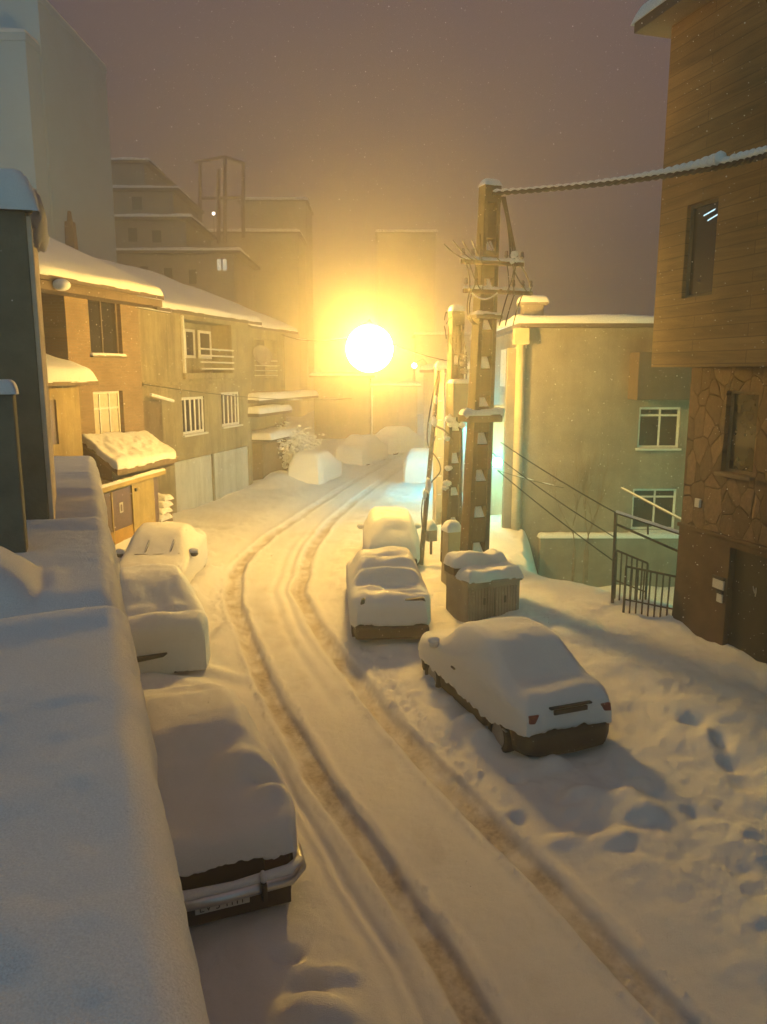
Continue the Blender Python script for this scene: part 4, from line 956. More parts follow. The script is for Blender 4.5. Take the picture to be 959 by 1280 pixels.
# ================================================================== PLAIN BUILDING BEHIND
BW = Wall((4.40, 24.0), (1, 0), (0, -1))
pb = thing('rendered_building', 'plain tan rendered building with snowy flat roof and two white windows', 'building', (4.4, 24, 0))
ztop = BW.px(735, 410)[1]
w1 = BW.rect(798, 509, 850, 560); w2 = BW.rect(790, 611, 845, 662)
mb = BW.shell(0, 9.5, -2.6, ztop, 12, [w1, w2], .16); mb.build('wall', M['tan'], pb)
for w in (w1, w2): BW.window(pb, w, .16, 0, M['white'], (.52,), (.80,), .07, True)
mb = MB(); BW.box(mb, -.30, 9.5, -12, .35, ztop + .003, ztop + .14); rf_ = mb.build('roof', M['roofmetal'], pb, bevel=.01)
snow_slab(BW.p(-.5, .42, ztop + .14), BW.p(9.5, .42, ztop + .14), BW.p(9.5, -12, ztop + .14), BW.p(-.5, -12, ztop + .14), .24, rf_, 'roof_snow', .16, 60, 30, .05, 1.2, .05)
r = BW.rect(798, 440, 866, 500, .9); mb = MB(); BW.box(mb, r[0], r[1] + 1, .002, .9, r[2], r[3]); mb.build('bay', M['roofmetal'], pb, bevel=.01)
mb = MB(); z_ = BW.px(700, 672, .3)[1]; BW.box(mb, .55, 6.6, .002, .28, -2.6, z_); pr_ = mb.build('plinth', M['tan'], pb, bevel=.01)
snow_slab(BW.p(.5, .01, z_), BW.p(6.6, .01, z_), BW.p(6.6, .32, z_), BW.p(.5, .32, z_), .13, pr_, 'ledge_snow', .09, 70, 16, .03, 3)
mb = MB(); mb.box(3.80, 4.395, 24.02, 24.32, -.3, ztop - .6); mb.build('lamp_screen_pier', M['tan'], pb, bevel=.01)  # projection placed to block the wall lamp's spill onto the snow bank
cx = BW.px(648, 560, .14)[0]
mb = MB(); mb.tube([BW.p(cx, .05, -2), BW.p(cx, .05, 2), BW.p(cx, .05, ztop - .02)], .14, 12); mb.build('downpipe', M['cream'], pb, smooth=True)
mb = MB(); BW.box(mb, cx - .24, cx + .22, -.1, .24, ztop - .5, ztop - .005); mb.build('rain_hopper', M['cream'], pb, bevel=.02)
ch = at(665, 392, 25); mb = MB(); mb.frus((ch.x, 25, ztop + .1), (ch.x, 25, at(665, 382, 25).z), (1, 0, 0), (0, 1, 0), .62, .6, .62, .6); mb.frus((ch.x, 25, at(665, 382, 25).z), (ch.x, 25, at(665, 378, 25).z), (1, 0, 0), (0, 1, 0), .85, .8, .85, .8); cm = mb.build('chimney', M['tan'], pb)
q = at(665, 378, 25).z; snow_slab((ch.x - .45, 24.58, q), (ch.x + .45, 24.58, q), (ch.x + .45, 25.42, q), (ch.x - .45, 25.42, q), .2, cm, 'chimney_snow', .15, 20, 20, .03)
# its street side: shutters and bands seen past the pole
SWL = Wall((4.40, 24.0), (-.02, 1), (-1, -.02))
for (z0, z1, mt) in ((1.9, 3.2, 'white'), (3.6, 4.2, 'cream'), (4.5, 5.8, 'white')):
    mb = MB(); SWL.box(mb, 1.2, 4.5, .004, .05, z0, z1); mb.build('shutter', M[mt], pb, bevel=.01)

gt = thing('alley_wall', 'narrow pale alley wall lit turquoise beside the tan building', 'wall', (3.9, 26, 0))
mb = MB(); mb.box(2.95, 4.34, 26.3, 26.6, -.1, 3.9); mb.build('wall', M['greenrender'], gt, bevel=.01)
mb = MB(); mb.box(3.35, 3.75, 26.25, 26.298, 0, 1.7); mb.build('door', M['cabinet'], gt)
LED = at(622, 578, 25.2)
ld = thing('wall_lamp', 'white turquoise lamp shining between the thick pole and the tan building', 'wall lamp', tuple(LED))
mb = MB(); mb.ball(LED, .16, 18, 12); mb.build('bulb', M['led'], ld, smooth=True)
mb = MB(); mb.tube([LED + Vector((0, .1, .16)), LED + Vector((0, 1.08, .18))], .025, 8); mb.build('bracket', M['dark'], ld)

# bare shrub in front of the plain wall
sh = thing('bare_shrub', 'leafless dusty climber growing up the tan wall near the railing', 'shrub', (5.95, 22.6, -1.8))
rs = random.Random(21)
def grow(p, d, r, depth, mb):
    P = [p]; L = rs.uniform(.5, .9) * (1.1 if depth < 2 else .6)
    for k in range(5):
        d = (d + Vector((rs.gauss(0, .10), rs.gauss(0, .04), rs.gauss(.12, .08)))).normalized(); P.append(P[-1] + d * L / 5)
    mb.tube(P, [r * (1 - .1 * k) for k in range(6)], 5, False)
    if depth < 5:
        for _ in range(2 if depth else 3):
            grow(P[rs.randint(3, 5)], (d + Vector((rs.gauss(0, .28), rs.gauss(0, .06), rs.gauss(.25, .25)))).normalized(), r * .68, depth + 1, mb)
mb = MB()
for k in range(3):
    p0 = Vector((5.95 + rs.uniform(-.25, .25), 22.7, -1.8)); mb.tube([p0, p0 + Vector((0, 0, 1.5))], .05, 6); grow(p0 + Vector((0, 0, 1.5)), Vector((rs.uniform(-.15, .15), 0, 1)).normalized(), .024, 0, mb)
mb.build('branches', M['twig'], sh)

# railings
rl = thing('iron_railing', 'rusty iron railing with balusters at the head of the yard steps', 'railing', (4.62, 15.3, 0))
def bar(mb, a, b, r=.022): mb.tube([a, b], r, 6)
pA = at(770, 641, 15.2); pA0 = at(766, 752, 15.2); pB = at(852, 668, 14.1); pA2 = at(770, 655, 15.2); pB2 = at(852, 691, 14.1)
mb = MB(); bar(mb, pA0 - Vector((0, 0, .3)), pA, .035); mb.build('post', M['rust'], rl)
mb = MB(); bar(mb, pA, pB, .024); bar(mb, pA2, pB2, .024); m1 = at(810, 656, 14.7); m2_ = at(810, 668, 14.7); bar(mb, m1, m2_, .02); mb.build('handrail', M['rust'], rl)
snow_slab(pA + Vector((0, -.03, .03)), pB + Vector((0, -.03, .03)), pB + Vector((0, .03, .03)), pA + Vector((0, .03, .03)), .03, rl, 'rail_snow', .02, 30, 16, .012)
def panel(tl, tr, bl, br, nb_, tlab=None):
    l2 = tl.lerp(bl, .62); r2 = tr.lerp(br, .62)
    for a, b, r_ in ((tl, tr, .022), (l2, r2, .016)):
        mb = MB(); bar(mb, a, b, r_); mb.build('rail', M['rust'], rl)
    for k in range(nb_ + 1):
        f = k / nb_; a = tl.lerp(tr, f); b = bl.lerp(br, f); m3 = MB(); bar(m3, a, b, .017 if 0 < k < nb_ else .024); m3.build('baluster', M['rust'], rl)
panel(at(771, 688, 15.3), at(810, 704, 15.0), at(768, 748, 15.3), at(806, 762, 15.0), 6)
panel(at(783, 708, 14.6), at(846, 721, 14.0), at(779, 774, 14.6), at(840, 786, 14.0), 8)

# ================================================================== HOUSES ACROSS THE STREET
u2 = Vector((.246, .969, 0)).normalized(); n2 = Vector((.969, -.246, 0)).normalized()
HW = Wall((-7.28, 26.72), u2, n2)
M['brickwall'] = brick('tan brick', u2, (.27, .185, .115), (.21, .145, .09), (.24, .20, .15))
M['hbrown'] = plain('house render', (.29, .245, .155), .92, .2, 1.2, .35, 20, streak=.9)
# --- balcony house with the garage
s0 = HW.px(176, 480)[0]; s1 = HW.px(314, 520)[0]; s2 = HW.px(352, 450)[0]
zE = 7.05
hb = thing('balcony_house', 'tan two storey house with pale garage doors and a railed balcony', 'house', tuple(HW.p(0, 0, 0)))
wA = HW.rect(228, 496, 256, 542); wB = HW.rect(277, 490, 300, 532); bal = HW.rect(229, 403, 290, 470)
bal = (bal[0], bal[1], HW.px(255, 466)[1], HW.px(255, 402)[1])
gA = (HW.px(220, 610)[0], HW.px(267, 600)[0], 0, HW.px(245, 572)[1]); gB = (HW.px(269, 600)[0], HW.px(312, 590)[0], 0, gA[3] + .02)
gA = (gA[0], gA[1], -.2, min(gA[3], gB[3])); gB = (gB[0], gB[1], -.2, gA[3])
mb = HW.shell(s0, s1, -.3, zE, 8, [wA, wB, gA, gB, (*bal, .9)], .14)
mb.build('wall', M['hbrown'], hb)
for w in (wA, wB): HW.window(hb, w, .14, 0, M['white'], (.2, .42, .62, .82), (), .10, True)
for g_ in (gA, gB):
    mb = MB(); HW.box(mb, g_[0] + .02, g_[1] - .02, -.10, -.05, g_[2], g_[3] - .02)
    for k in range(4): HW.box(mb, g_[0] + .02, g_[1] - .02, -.049, -.042, .5 + k * .55, .53 + k * .55)
    mb.build('garage_door', M['garage'], hb)
# balcony: projecting side walls with dark recess, railing and window frames
mb = MB(); HW.box(mb, bal[0] - .12, bal[1] + .12, .004, .12, bal[2] - .22, bal[2] - .01); mb.build('balcony_slab', M['hbrown'], hb, bevel=.01)
mb = MB(); HW.box(mb, bal[0] - .10, bal[0] - .004, .004, .10, bal[2] - .006, bal[3] + .1); mb.build('balcony_pier', M['white'], hb, bevel=.01)
L_ = bal[1] - bal[0]
for (a, b) in ((.05, .30), (.38, .58), (.66, .92)):
    HW.window(hb, (bal[0] + L_ * a, bal[0] + L_ * b, bal[2] + .55, bal[3] - .25), 0.0, -.82, M['white'], (.5,) if a < .1 else (), (), .10, False)
mb = MB()
for k in range(4): mb.tube([HW.p(bal[0] + .3 * (bal[1] - bal[0]), .05, bal[2] + .15 + k * .24), HW.p(bal[1], .05, bal[2] + .15 + k * .24)], .035, 6)
mb.build('balcony_railing', M['white'], hb)
mb = MB(); HW.box(mb, s0, s1 - .02, .003, .10, wA[3] + .45, wA[3] + .55); mb.build('string_course', M['hbrown'], hb)
def lean_roof(parent, W_, a0, a1, z, rise, back, front=.55, thick=.28, d=0.0, hip0=0.0, hip1=0.0):
    e0, e1 = W_.p(a0, d + front, z), W_.p(a1, d + front, z); r1, r0 = W_.p(a1 - hip1, d - back, z + rise), W_.p(a0 + hip0, d - back, z + rise)
    mb = MB(); dn = Vector((0, 0, -.12)); mb.hexa([e0 + dn, e1 + dn, r1 + dn, r0 + dn, e0, e1, r1, r0])
    b1, b0 = W_.p(a1, d - back * 2, z), W_.p(a0, d - back * 2, z)
    mb.hexa([r0 + dn, r1 + dn, b1 + dn, b0 + dn, r0, r1, b1, b0])
    rf = mb.build('roof', M['roofmetal'], parent)
    up = Vector((0, 0, .004))
    snow_slab(e0 + up, e1 + up, r1 + up, r0 + up, thick * .6, rf, 'roof_snow', .13, 60, 24, .04, .9, .04)
    snow_slab(r0 + up, r1 + up, b1 + up, b0 + up, thick, rf, 'roof_snow', .22, 40, 16, .05, .9, .06)
    return rf
lean_roof(hb, HW, s0 + .3, s1 + .15, zE, 2.0, 4.2)
# --- dish house next to it
hd_ = thing('dish_house', 'hazy house with a satellite dish on its upper gallery', 'house', tuple(HW.p(s1, -.5, 0)))
w = HW.rect(325, 425, 345, 478, -.5)
HD = Wall(tuple(HW.p(s1, -.5, 0))[:2], u2, n2)
eD = HD.px(356, 450)[0]
wD = HD.rect(318, 424, 346, 472)
mb = HD.shell(.02, eD, -.3, zE - .1, 8, [wD], .6); mb.build('wall', M['hbrown'], hd_)
lean_roof(hd_, HD, .2, eD + .5, zE - .1, 1.9, 4.0, hip1=1.5)
mb = MB()
for k in range(4): mb.tube([HD.p(wD[0], .02, wD[2] + .1 + k * .22), HD.p(wD[1], .02, wD[2] + .1 + k * .22)], .025, 6)
mb.build('gallery_railing', M['white'], hd_)
mb = MB(); c_ = at(327, 445, 34.5); ax = Vector((.55, -.75, .35)).normalized(); mb.lathe(c_, ax, [(.02, -.08), (.18, -.05), (.32, .02), (.46, .12), (.44, .13), (.31, .035), (.17, -.035), (.02, -.06)], 24); mb.build('satellite_dish', M['cabinet'], hd_, smooth=True)
for (y0, x1) in ((500, 430), (517, 380)):
    a, z = HD.px(318, y0, .8); b = HD.px(x1 - 20, y0, .8)[0]; b = min(b, eD + 2)
    mb = MB(); HD.box(mb, a, b, .01, 1.0, z - .15, z); cn = mb.build('canopy', M['roofmetal'], hd_)
    snow_slab(HD.p(a, .0, z), HD.p(b, .0, z), HD.p(b, 1.05, z), HD.p(a, 1.05, z), .25, cn, 'canopy_snow', .16, 40, 18, .05)
# --- lower snowy shed roofs by the far cars
sd = thing('snowy_shed', 'low shed with a snowy roof between the garage and the far cars', 'shed', tuple(HW.p(s1 + 2.2, .6, 0)))
mb = MB(); HW.box(mb, s1 + .3, s1 + 3.6, -2, .35, -.2, HW.px(330, 553)[1]); mb.build('wall', M['brownwall'], sd)
z = HW.px(335, 548)[1]; mb = MB(); HW.box(mb, s1 + .2, s1 + 3.8, -2, .75, z, z + .1); rf_ = mb.build('roof', M['roofmetal'], sd)
snow_slab(HW.p(s1 + .15, .85, z + .1), HW.p(s1 + 3.9, .85, z + .1), HW.p(s1 + 3.9, -2, z + .1), HW.p(s1 + .15, -2, z + .1), .28, rf_, 'roof_snow', .2, 40, 24, .06)
# snowy bushes behind the far cars
def bush(label, c, r, h, seed, nleaf=1400, cat='shrub', group=None):
    t = thing('snowy_bush', label, cat, (c[0], c[1], 0), 0, group); rb = random.Random(seed); mb = MB(); br = MB()
    tips = []
    for k in range(16):
        a = rb.uniform(0, 6.28); p = Vector((c[0], c[1], 0)); d = Vector((math.cos(a) * .5, math.sin(a) * .5, 1.2)).normalized(); P = [p]
        for j in range(5): d = (d + Vector((rb.gauss(0, .2), rb.gauss(0, .2), rb.gauss(0, .1)))).normalized(); P.append(P[-1] + d * h / 5)
        br.tube(P, [.04, .035, .03, .02, .015, .01], 5); tips += P[2:]
    br.build('branches', M['twig'], t)
    for k in range(nleaf):
        q = rb.choice(tips) + Vector((rb.gauss(0, r * .28), rb.gauss(0, r * .28), rb.gauss(0, h * .10))); s = rb.uniform(.05, .13)
        mb.ball(q, s, 5, 4, 1, 1, .6)
    mb.build('snow_clumps', M['snow'], t, smooth=True)['kind'] = 'stuff'
    return t
bush('snow laden bush behind the tall snow lump of the far row', (-5.0, 36.6), 1.2, 2.4, 3)
bush('smaller snow laden bush beside the snowy shed', (-4.5, 40.2), .9, 1.8, 5, 900)

# --- brick house
h1 = thing('brick_house', 'brick house with a dark upper window and a gridded lower window', 'house', tuple(HW.p(s0 - 3.5, .4, 0)))
H1 = Wall(tuple(HW.p(0, .45, 0))[:2], u2, n2)
b0 = H1.px(86, 450)[0]; b1 = H1.px(176, 450)[0]
zB = 7.3
v1_ = H1.rect(112, 374, 152, 444); v2_ = H1.rect(118, 489, 155, 545)
mb = H1.shell(b0, b1, -.3, zB, 8, [v1_, v2_], .22); mb.build('wall', M['brickwall'], h1)
H1.window(h1, v1_, .22, 0, M['brownwall'], (.5,), (), .06, True, snow=True)
H1.window(h1, v2_, .22, 0, M['white'], (.33, .66), (.62,), .07, True, pane=M['curtain'])
mb = MB(); H1.box(mb, b0 - 9, b0 - .01, -8, -1.3, -.3, zB - .05); mb.build('side_wall', M['brownwall'], h1)
rf_ = lean_roof(h1, H1, b0 - 9, b1 + .35, zB, 1.9, 3.6, .7, .30)
mb = MB(); H1.box(mb, b0 - 9, b1 + .3, .002, .66, zB - .34, zB - .14); mb.build('fascia', M['brownwall'], h1)
mb = MB(); mb.ball(at(77, 356, 19.4), .16, 12, 8, 1.4, 1, .9); mb.build('eave_snow_clump', M['snow'], h1, smooth=True)
ct = at(88, 285, 27.5); mb = MB(); mb.frus(ct - Vector((0, 0, 1.0)), ct + Vector((0, 0, .2)), (1, 0, 0), (0, 1, 0), .35, .35, .28, .28); mb.frus(ct + Vector((0, 0, .2)), ct + Vector((0, 0, .55)), (1, 0, 0), (0, 1, 0), .16, .16, .1, .1); mb.build('chimney', M['roofmetal'], h1, bevel=.02)
# dark recessed doorway and awning between the two houses
mb = MB(); r = HW.rect(179, 500, 203, 562); HW.box(mb, r[0], r[1], .003, .02, r[2], r[3]); mb.build('side_door', M['brownwall'], hb)
mb = MB(); a = HW.p(r[0] - .1, .05, r[3] + .25); b = HW.p(r[1] + .1, .6, r[3] - .1); mb.tube([HW.p(r[0] - .1, .4, r[3] + .2), HW.p(r[1] + .1, .4, r[3] - .05)], .05, 6); mb.build('awning_snow', M['snow'], hb)

# --- yellow annex by the pillar
an = thing('yellow_annex', 'yellow plastered annex with a thick rounded snow roof by the pillar', 'building', (-7.62, 19.5, 0))
AW = Wall((-7.62, 19.45), u2, n2)
za = AW.px(90, 482)[1]
dA = AW.rect(63, 500, 72, 556); mb = AW.shell(-7, 0, -.3, za, 1.2, [dA], .1); mb.build('wall', M['ochre'], an)
mb = MB(); AW.box(mb, dA[0] + .01, dA[1] - .01, -.08, -.04, dA[2], dA[3]); mb.build('shutter', M['doorbrown'], an)
mb = MB(); e0, e1 = AW.p(-7, .35, za + .004), AW.p(.35, .35, za + .004); k0, k1 = AW.p(-7, -1.5, za + .55), AW.p(.35, -1.5, za + .55); up = Vector((0, 0, .1)); mb.hexa([e0, e1, k1, k0, e0 + up, e1 + up, k1 + up, k0 + up]); rf_ = mb.build('roof', M['wood'], an)
snow_slab(e0 + up * 1.03, e1 + up * 1.03, k1 + up * 1.03, k0 + up * 1.03, .30, rf_, 'roof_snow', .2, 60, 24, .04)

# --- booth
bo = thing('street_booth', 'small yellow booth with a brown glazed door under a tilted snow roof', 'booth', (-7.2, 21.9, 0))
ub = Vector((.151, .988, 0)).normalized(); nb_ = Vector((ub.y, -ub.x, 0))
OW = Wall((-6.82, 18.2), ub, nb_); wbth = 2.95; zg = .62; zf = 2.16
dA_, dB_ = OW.px(131, 640)[0], OW.px(167, 640)[0]
dd_ = (dA_, dB_, zg + .02, zf - .06)
mb = OW.shell(-.12, wbth, -.1, zf, 1.0, [dd_], .08); mb.build('wall', M['hutpanel'], bo)
mb = MB(); zk = zg + .45; OW.box(mb, dd_[0] + .02, dd_[1] - .02, -.06, -.035, zk, dd_[3] - .02); dg_ = mb.build('door', M['doorbrown'], bo)
mb = MB(); OW.box(mb, dd_[0] + .02, dd_[1] - .02, -.058, -.02, zg + .03, zk - .002); mb.build('kick_panel', M['yellowpanel'], dg_)
mb = MB(); cx0 = dd_[0] + .27 * (dd_[1] - dd_[0]); OW.box(mb, cx0, cx0 + .05, -.034, -.01, zg + .03, dd_[3] - .02); mb.build('door_stile', M['hutpanel'], dg_)
mb = MB(); cxx = dd_[0] + .60 * (dd_[1] - dd_[0]); OW.box(mb, cxx - .09, cxx + .09, -.034, -.02, dd_[3] - .62, dd_[3] - .36); nt_ = mb.build('notice', M['plate'], dg_)
mb = MB(); OW.box(mb, cxx - .045, cxx + .04, -.019, -.017, dd_[3] - .58, dd_[3] - .41); mb.build('notice_print', M['doorbrown'], nt_)
mb = MB(); a_, z_ = OW.px(169, 612); OW.box(mb, a_ - .04, a_ + .04, .002, .05, z_ - .04, z_ + .04); mb.build('door_bell', M['black'], bo)
mb = MB(); OW.box(mb, wbth - .02, wbth + .5, -.9, -.12, zg, zf); mb.build('end_shutter', M['doorbrown'], bo)
mb = MB(); OW.box(mb, -.2, wbth + .55, .002, .12, zf + .003, zf + .14); fa_ = mb.build('fascia', M['hutpanel'], bo, bevel=.01)
snow_slab(OW.p(-.2, .14, zf + .142), OW.p(wbth + .5, .14, zf + .142), OW.p(wbth + .5, .01, zf + .142), OW.p(-.2, .01, zf + .142), .05, fa_, 'fascia_snow', .05, 60, 16, .03, 4)
r0, r1, r2, r3 = at(147, 588, 18.75), at(223, 571, 22.3), at(183, 543, 24.0), at(100, 549, 20.8)
mb = MB(); dn = Vector((0, 0, -.14)); mb.hexa([r0 + dn, r1 + dn, r2 + dn, r3 + dn, r0, r1, r2, r3]); rfb = mb.build('roof', M['wood'], bo)
up = Vector((0, 0, .004)); snow_slab(r0 + up, r1 + up, r2 + up, r3 + up, .15, rfb, 'roof_snow', .12, 70, 40, .05, 3.0, .10)
mb = MB(); dn2 = Vector((0, 0, -.145)); q0 = r0.lerp(r3, .14); q1 = r1.lerp(r2, .14); zl = zf + .145
lo = [Vector((q.x, q.y, zl)) for q in (q0, q1, r2, r3)]; hi = [q0 + dn2, q1 + dn2, r2 + dn2, r3 + dn2]
mb.hexa(lo + hi); mb.build('roof_skirt', M['brownwall'], bo)
# stacked snowy steps beside the booth
stp = thing('snowy_steps', 'short flight of rough steps heaped with snow beside the booth', 'steps', (-6.3, 22.0, 0))
for k in range(4):
    q = at(202 + k * 1 - 4, 648 - k * 8, 22.0 + k * .3); mb = MB(); mb.frus((q.x, q.y, -.1), (q.x, q.y, max(.12, q.z)), (ub.x, ub.y, 0), (nb_.x, nb_.y, 0), .75 - .08 * k, .5, .75 - .08 * k, .5); so_ = mb.build('step', M['wood'], stp, bevel=.02)
    tq = Vector((q.x, q.y, max(.12, q.z))); a_ = Vector((ub.x, ub.y, 0)) * (.40 - .04 * k); b_ = Vector((nb_.x, nb_.y, 0)) * .28
    snow_slab(tq - a_ + b_, tq + a_ + b_, tq + a_ - b_, tq - a_ - b_, .13, so_, 'step_snow', .12, 24, 18, .06, 4, .06)

# ================================================================== FAR BUILDINGS
def block(name, label, px0, px1, pytop, Y, mat, z0=-.5, depth=12, roofsnow=.35, x0=None, x1=None, over=.3):
    a = at(px0, pytop, Y); b = at(px1, pytop, Y); xa = a.x if x0 is None else x0; xb = b.x if x1 is None else x1
    t = thing(name, label, 'building', ((xa + xb) / 2, Y, 0)); mb = MB(); mb.box(xa, xb, Y, Y + depth, z0, a.z); mb.build('wall', M[mat], t)
    if roofsnow:
        mb = MB(); mb.box(xa - over, xb + over, Y - over, Y + depth, a.z + .004, a.z + .16); rf = mb.build('roof', M['roofmetal'], t)
        z = a.z + .164; snow_slab((xa - over, Y - over, z), (xb + over, Y - over, z), (xb + over, Y + depth, z), (xa - over, Y + depth, z), roofsnow, rf, 'roof_snow', .25, 40, 24, .06, .8)
    return t, xa, xb, a.z
def tower(label, xa, xb, ya, yb, zt):
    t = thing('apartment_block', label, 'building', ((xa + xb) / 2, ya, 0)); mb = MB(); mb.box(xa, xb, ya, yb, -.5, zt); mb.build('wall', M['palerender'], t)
    mb = MB(); mb.box(xa - .06, xb + .06, ya - .06, yb + .06, zt + .004, zt + .35); pr = mb.build('parapet', M['palerender'], t, bevel=.05)
    z = zt + .354; snow_slab((xa - .06, ya - .06, z), (xb + .06, ya - .06, z), (xb + .06, yb + .06, z), (xa - .06, yb + .06, z), .2, pr, 'roof_snow', .2, 30, 30, .04)
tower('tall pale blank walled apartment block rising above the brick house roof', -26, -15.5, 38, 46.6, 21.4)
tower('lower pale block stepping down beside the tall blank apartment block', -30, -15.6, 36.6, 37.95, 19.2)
# stepped building
stb = thing('stepped_building', 'dim stepped hillside building with snowy terraces and two lit windows', 'building', tuple(at(200, 300, 62)))
tiers = [(138, 292, 318, 60, 'greyrender'), (138, 232, 276, 64, 'greyrender'), (138, 216, 240, 68, 'greyrender'), (138, 180, 205, 72, 'greyrender')]
for i, (x0, x1, yt, Y, mt) in enumerate(tiers):
    a = at(x0, yt, Y); b = at(x1, yt, Y); mb = MB(); mb.box(a.x - 2, b.x, Y, Y + 9, -.5, a.z); wl_ = mb.build('terrace_wall', M[mt], stb)
    mb = MB(); mb.box(a.x - 2, b.x + .6, Y - .5, Y + 9, a.z + .004, a.z + .22); rf = mb.build('terrace_roof', M['roofmetal'], wl_); zz = a.z + .224
    snow_slab((a.x - 2, Y - .6, zz), (b.x + .7, Y - .6, zz), (b.x + .7, Y + 3.4, zz), (a.x - 2, Y + 3.4, zz), .22, rf, 'terrace_snow', .25, 40, 18, .08, .8)
for x in (274, 281):
    a = at(x - 2.6, 324, 59.95); b = at(x + 2.6, 338, 59.95); mb = MB(); mb.box(a.x, b.x, 59.93, 59.99, b.z, a.z); mb.build('lit_window', M['litpane'], stb)
for (x0, x1, y0, y1, Y) in ((150, 160, 330, 350, 59.95), (175, 186, 333, 352, 59.95), (205, 216, 335, 354, 59.95), (236, 246, 337, 355, 59.95), (160, 172, 285, 302, 63.95), (190, 202, 288, 303, 63.95), (165, 178, 246, 262, 67.95)):
    a = at(x0, y0, Y); b = at(x1, y1, Y); mb = MB(); mb.box(a.x, b.x, Y - .02, Y + .04, b.z, a.z); mb.build('window', M['glass'], stb)
# unfinished steel frame
fr = thing('steel_frame', 'bare unfinished steel frame standing on a misty rooftop', 'frame', tuple(at(275, 300, 86)))
mb = MB()
cols = [(250, 202, 292), (273, 212, 292), (281, 195, 292), (304, 204, 285)]
for x, y0, y1 in cols:
    a, b = at(x, y0, 86), at(x, y1, 86); mb = MB(); mb.tube([b - Vector((0, 0, 1)), a], .22, 6); mb.build('column', M['rust'], fr)
mb = MB()
for (x0, y0, x1, y1) in ((243, 203, 281, 196), (281, 196, 306, 205), (248, 248, 306, 247)):
    mb = MB(); mb.tube([at(x0, y0, 86), at(x1, y1, 86)], .18, 6); mb.build('beam', M['rust'], fr)
block('far_house', 'misty flat roofed house under the bare steel frame', 240, 372, 292, 86.5, 'greyrender', depth=8)
t, *_ = block('far_house', 'misty taller house beyond the steel frame', 300, 382, 252, 96, 'greyrender', depth=8)
block('far_house', 'faint tall house in the glow above the street lamp', 472, 545, 292, 104, 'greyrender', depth=8)
block('far_house', 'misty house at the street end just below the blazing lamp', 392, 462, 472, 58, 'tan', depth=8, roofsnow=.2)
block('far_house', 'lower misty house at the street end beside the last parked car', 466, 522, 484, 61, 'ochre', depth=8, roofsnow=.2)
block('far_house', 'misty house behind the leaning post at the street end', 520, 600, 420, 92, 'tan', depth=6)
shop, sxa, sxb, sz_ = block('shop_building', 'pale street building washed turquoise behind the poles', 562, 650, 466, 31.5, 'greenrender', depth=20, roofsnow=.3, x1=4.38)
mb = MB(); mb.ball((2.72, 30.9, 2.7), .14, 16, 10); sl_ = mb.build('unseen_shop_lamp', M['led_shop'], shop, smooth=True)  # unseen lamp added behind the poles to cast the turquoise light
mb = MB(); mb.tube([(2.72, 31.5, 2.95), (2.72, 30.9, 2.86)], .025, 6); mb.build('lamp_bracket', M['dark'], sl_)
mb = MB(); mb.box(2.95, 3.9, 31.44, 31.497, 0, 2.2); mb.build('shop_door', M['cabinet'], shop, bevel=.01)
q = at(267, 267, 85); t = thing('far_lamp', 'tiny pale lamp by the bare steel frame', 'lamp', (q.x, q.y, q.z - 2.2)); mb = MB(); mb.ball(q, .15, 10, 8); mb.build('bulb', M['star'], t); mb = MB(); mb.tube([q - Vector((0, 0, 2.2)), q], .04, 6); mb.build('post', M['dark'], t)

# ================================================================== FALLING SNOW
rf_ = np.random.default_rng(5)
N = 38000
fy = 5.0 + 38 * rf_.random(N) ** .7; fx = (rf_.random(N) * 2 - 1) * fy * .62; fz = .3 + rf_.random(N) * np.minimum(15, 5 + fy * .55)
rad = rf_.uniform(.003, .0065, N)
octv = np.array([(1, 0, 0), (-1, 0, 0), (0, 1, 0), (0, -1, 0), (0, 0, 1), (0, 0, -1)], float)
octf = np.array([(0, 2, 4), (2, 1, 4), (1, 3, 4), (3, 0, 4), (2, 0, 5), (1, 2, 5), (3, 1, 5), (0, 3, 5)])
V = (np.stack([fx, fy, fz], -1)[:, None, :] + octv[None] * rad[:, None, None]).reshape(-1, 3)
F = (octf[None] + (np.arange(N) * 6)[:, None, None]).reshape(-1, 3)
me = bpy.data.meshes.new('falling_snow'); me.from_pydata(V.tolist(), [], F.tolist()); me.update(); me.materials.append(M['snow'])
o = bpy.data.objects.new('falling_snow', me); COL.objects.link(o); tag(o, 'fine snowflakes falling through the whole street', None, None, 'stuff')

# ================================================================== HAZE
mb = MB(); mb.box(-118, 118, -22, 172, -4, 27); hz = mb.build('haze', None) if False else None
me = bpy.data.meshes.new('haze'); me.from_pydata([tuple(p) for p in mb.v], [], mb.f); me.update()
m, nt, out = new_mat('snowy night air')
pv = nt.nodes.new('ShaderNodeVolumePrincipled'); pv.inputs['Color'].default_value = (.68, .67, .67, 1); pv.inputs['Density'].default_value = .0122; pv.inputs['Anisotropy'].default_value = .79
nt.links.new(pv.outputs[0], out.inputs['Volume'])
me.materials.append(m); hz = bpy.data.objects.new('haze', me); COL.objects.link(hz); tag(hz, kind='stuff')

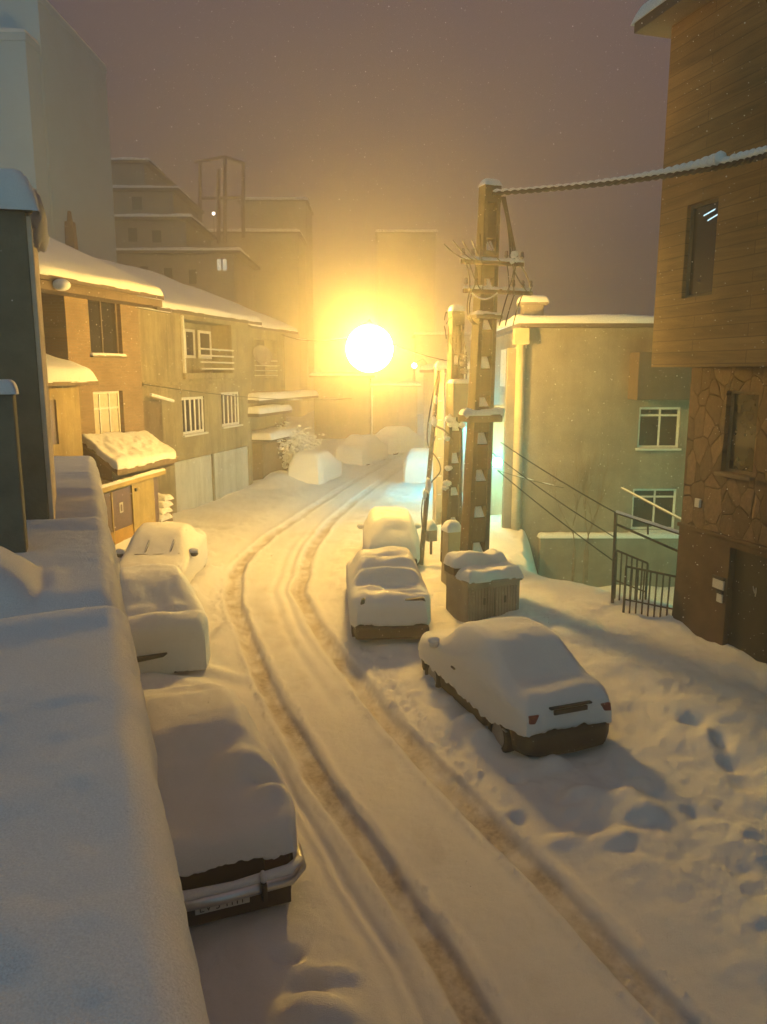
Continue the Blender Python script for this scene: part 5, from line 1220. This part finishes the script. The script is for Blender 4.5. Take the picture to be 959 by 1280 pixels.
# ================================================================== SKY
wd_ = bpy.data.worlds.new('World'); SC.world = wd_; wd_.use_nodes = True
nt = wd_.node_tree; nt.nodes.clear()
out = nt.nodes.new('ShaderNodeOutputWorld'); bg = nt.nodes.new('ShaderNodeBackground')
tc_ = nt.nodes.new('ShaderNodeTexCoord'); sx_ = nt.nodes.new('ShaderNodeSeparateXYZ'); nt.links.new(tc_.outputs['Generated'], sx_.inputs[0])
# night cloud: brownish over the town ahead, cooler behind
dirv = nt.nodes.new('ShaderNodeVectorMath'); dirv.operation = 'DOT_PRODUCT'; nt.links.new(tc_.outputs['Generated'], dirv.inputs[0]); dirv.inputs[1].default_value = (.55, .80, .06)
mr = nt.nodes.new('ShaderNodeMapRange'); mr.inputs['From Min'].default_value = -1; mr.inputs['From Max'].default_value = 1; nt.links.new(dirv.outputs['Value'], mr.inputs['Value'])
skyc = ramp(nt, mr.outputs[0], [(.0, (.150, .440, .520)), (.26, (.110, .220, .255)), (.54, (.095, .092, .100)), (.68, (.090, .069, .079)), (1, (.130, .090, .090))])
hi = nt.nodes.new('ShaderNodeMapRange'); hi.interpolation_type = 'SMOOTHSTEP'; hi.inputs['From Min'].default_value = .62; hi.inputs['From Max'].default_value = .92; nt.links.new(sx_.outputs['Z'], hi.inputs['Value'])
skyc = mix(nt, skyc, (.190, .140, .146), hi.outputs[0])
nt.links.new(skyc, bg.inputs[0]); bg.inputs[1].default_value = 1.0; nt.links.new(bg.outputs[0], out.inputs[0])

# ================================================================== CAMERA AND RENDER SETTINGS
cam = bpy.data.cameras.new('camera'); co = bpy.data.objects.new('camera', cam); COL.objects.link(co)
cam.sensor_fit = 'VERTICAL'; cam.sensor_height = 36; cam.lens = 36 * FPX / 1280; cam.clip_start = .05; cam.clip_end = 600
co.location = (0, 0, CAMH); co.rotation_euler = (math.pi / 2 - PITCH, 0, 0); SC.camera = co
SC.view_settings.view_transform = 'Standard'; SC.view_settings.look = 'None'; SC.view_settings.exposure = .32; SC.view_settings.gamma = 1
cy = SC.cycles
SC.render.engine = 'CYCLES'
cy.max_bounces = 6; cy.diffuse_bounces = 3; cy.glossy_bounces = 2; cy.transmission_bounces = 2; cy.volume_bounces = 1
cy.use_denoising = True
cy.sample_clamp_indirect = 6
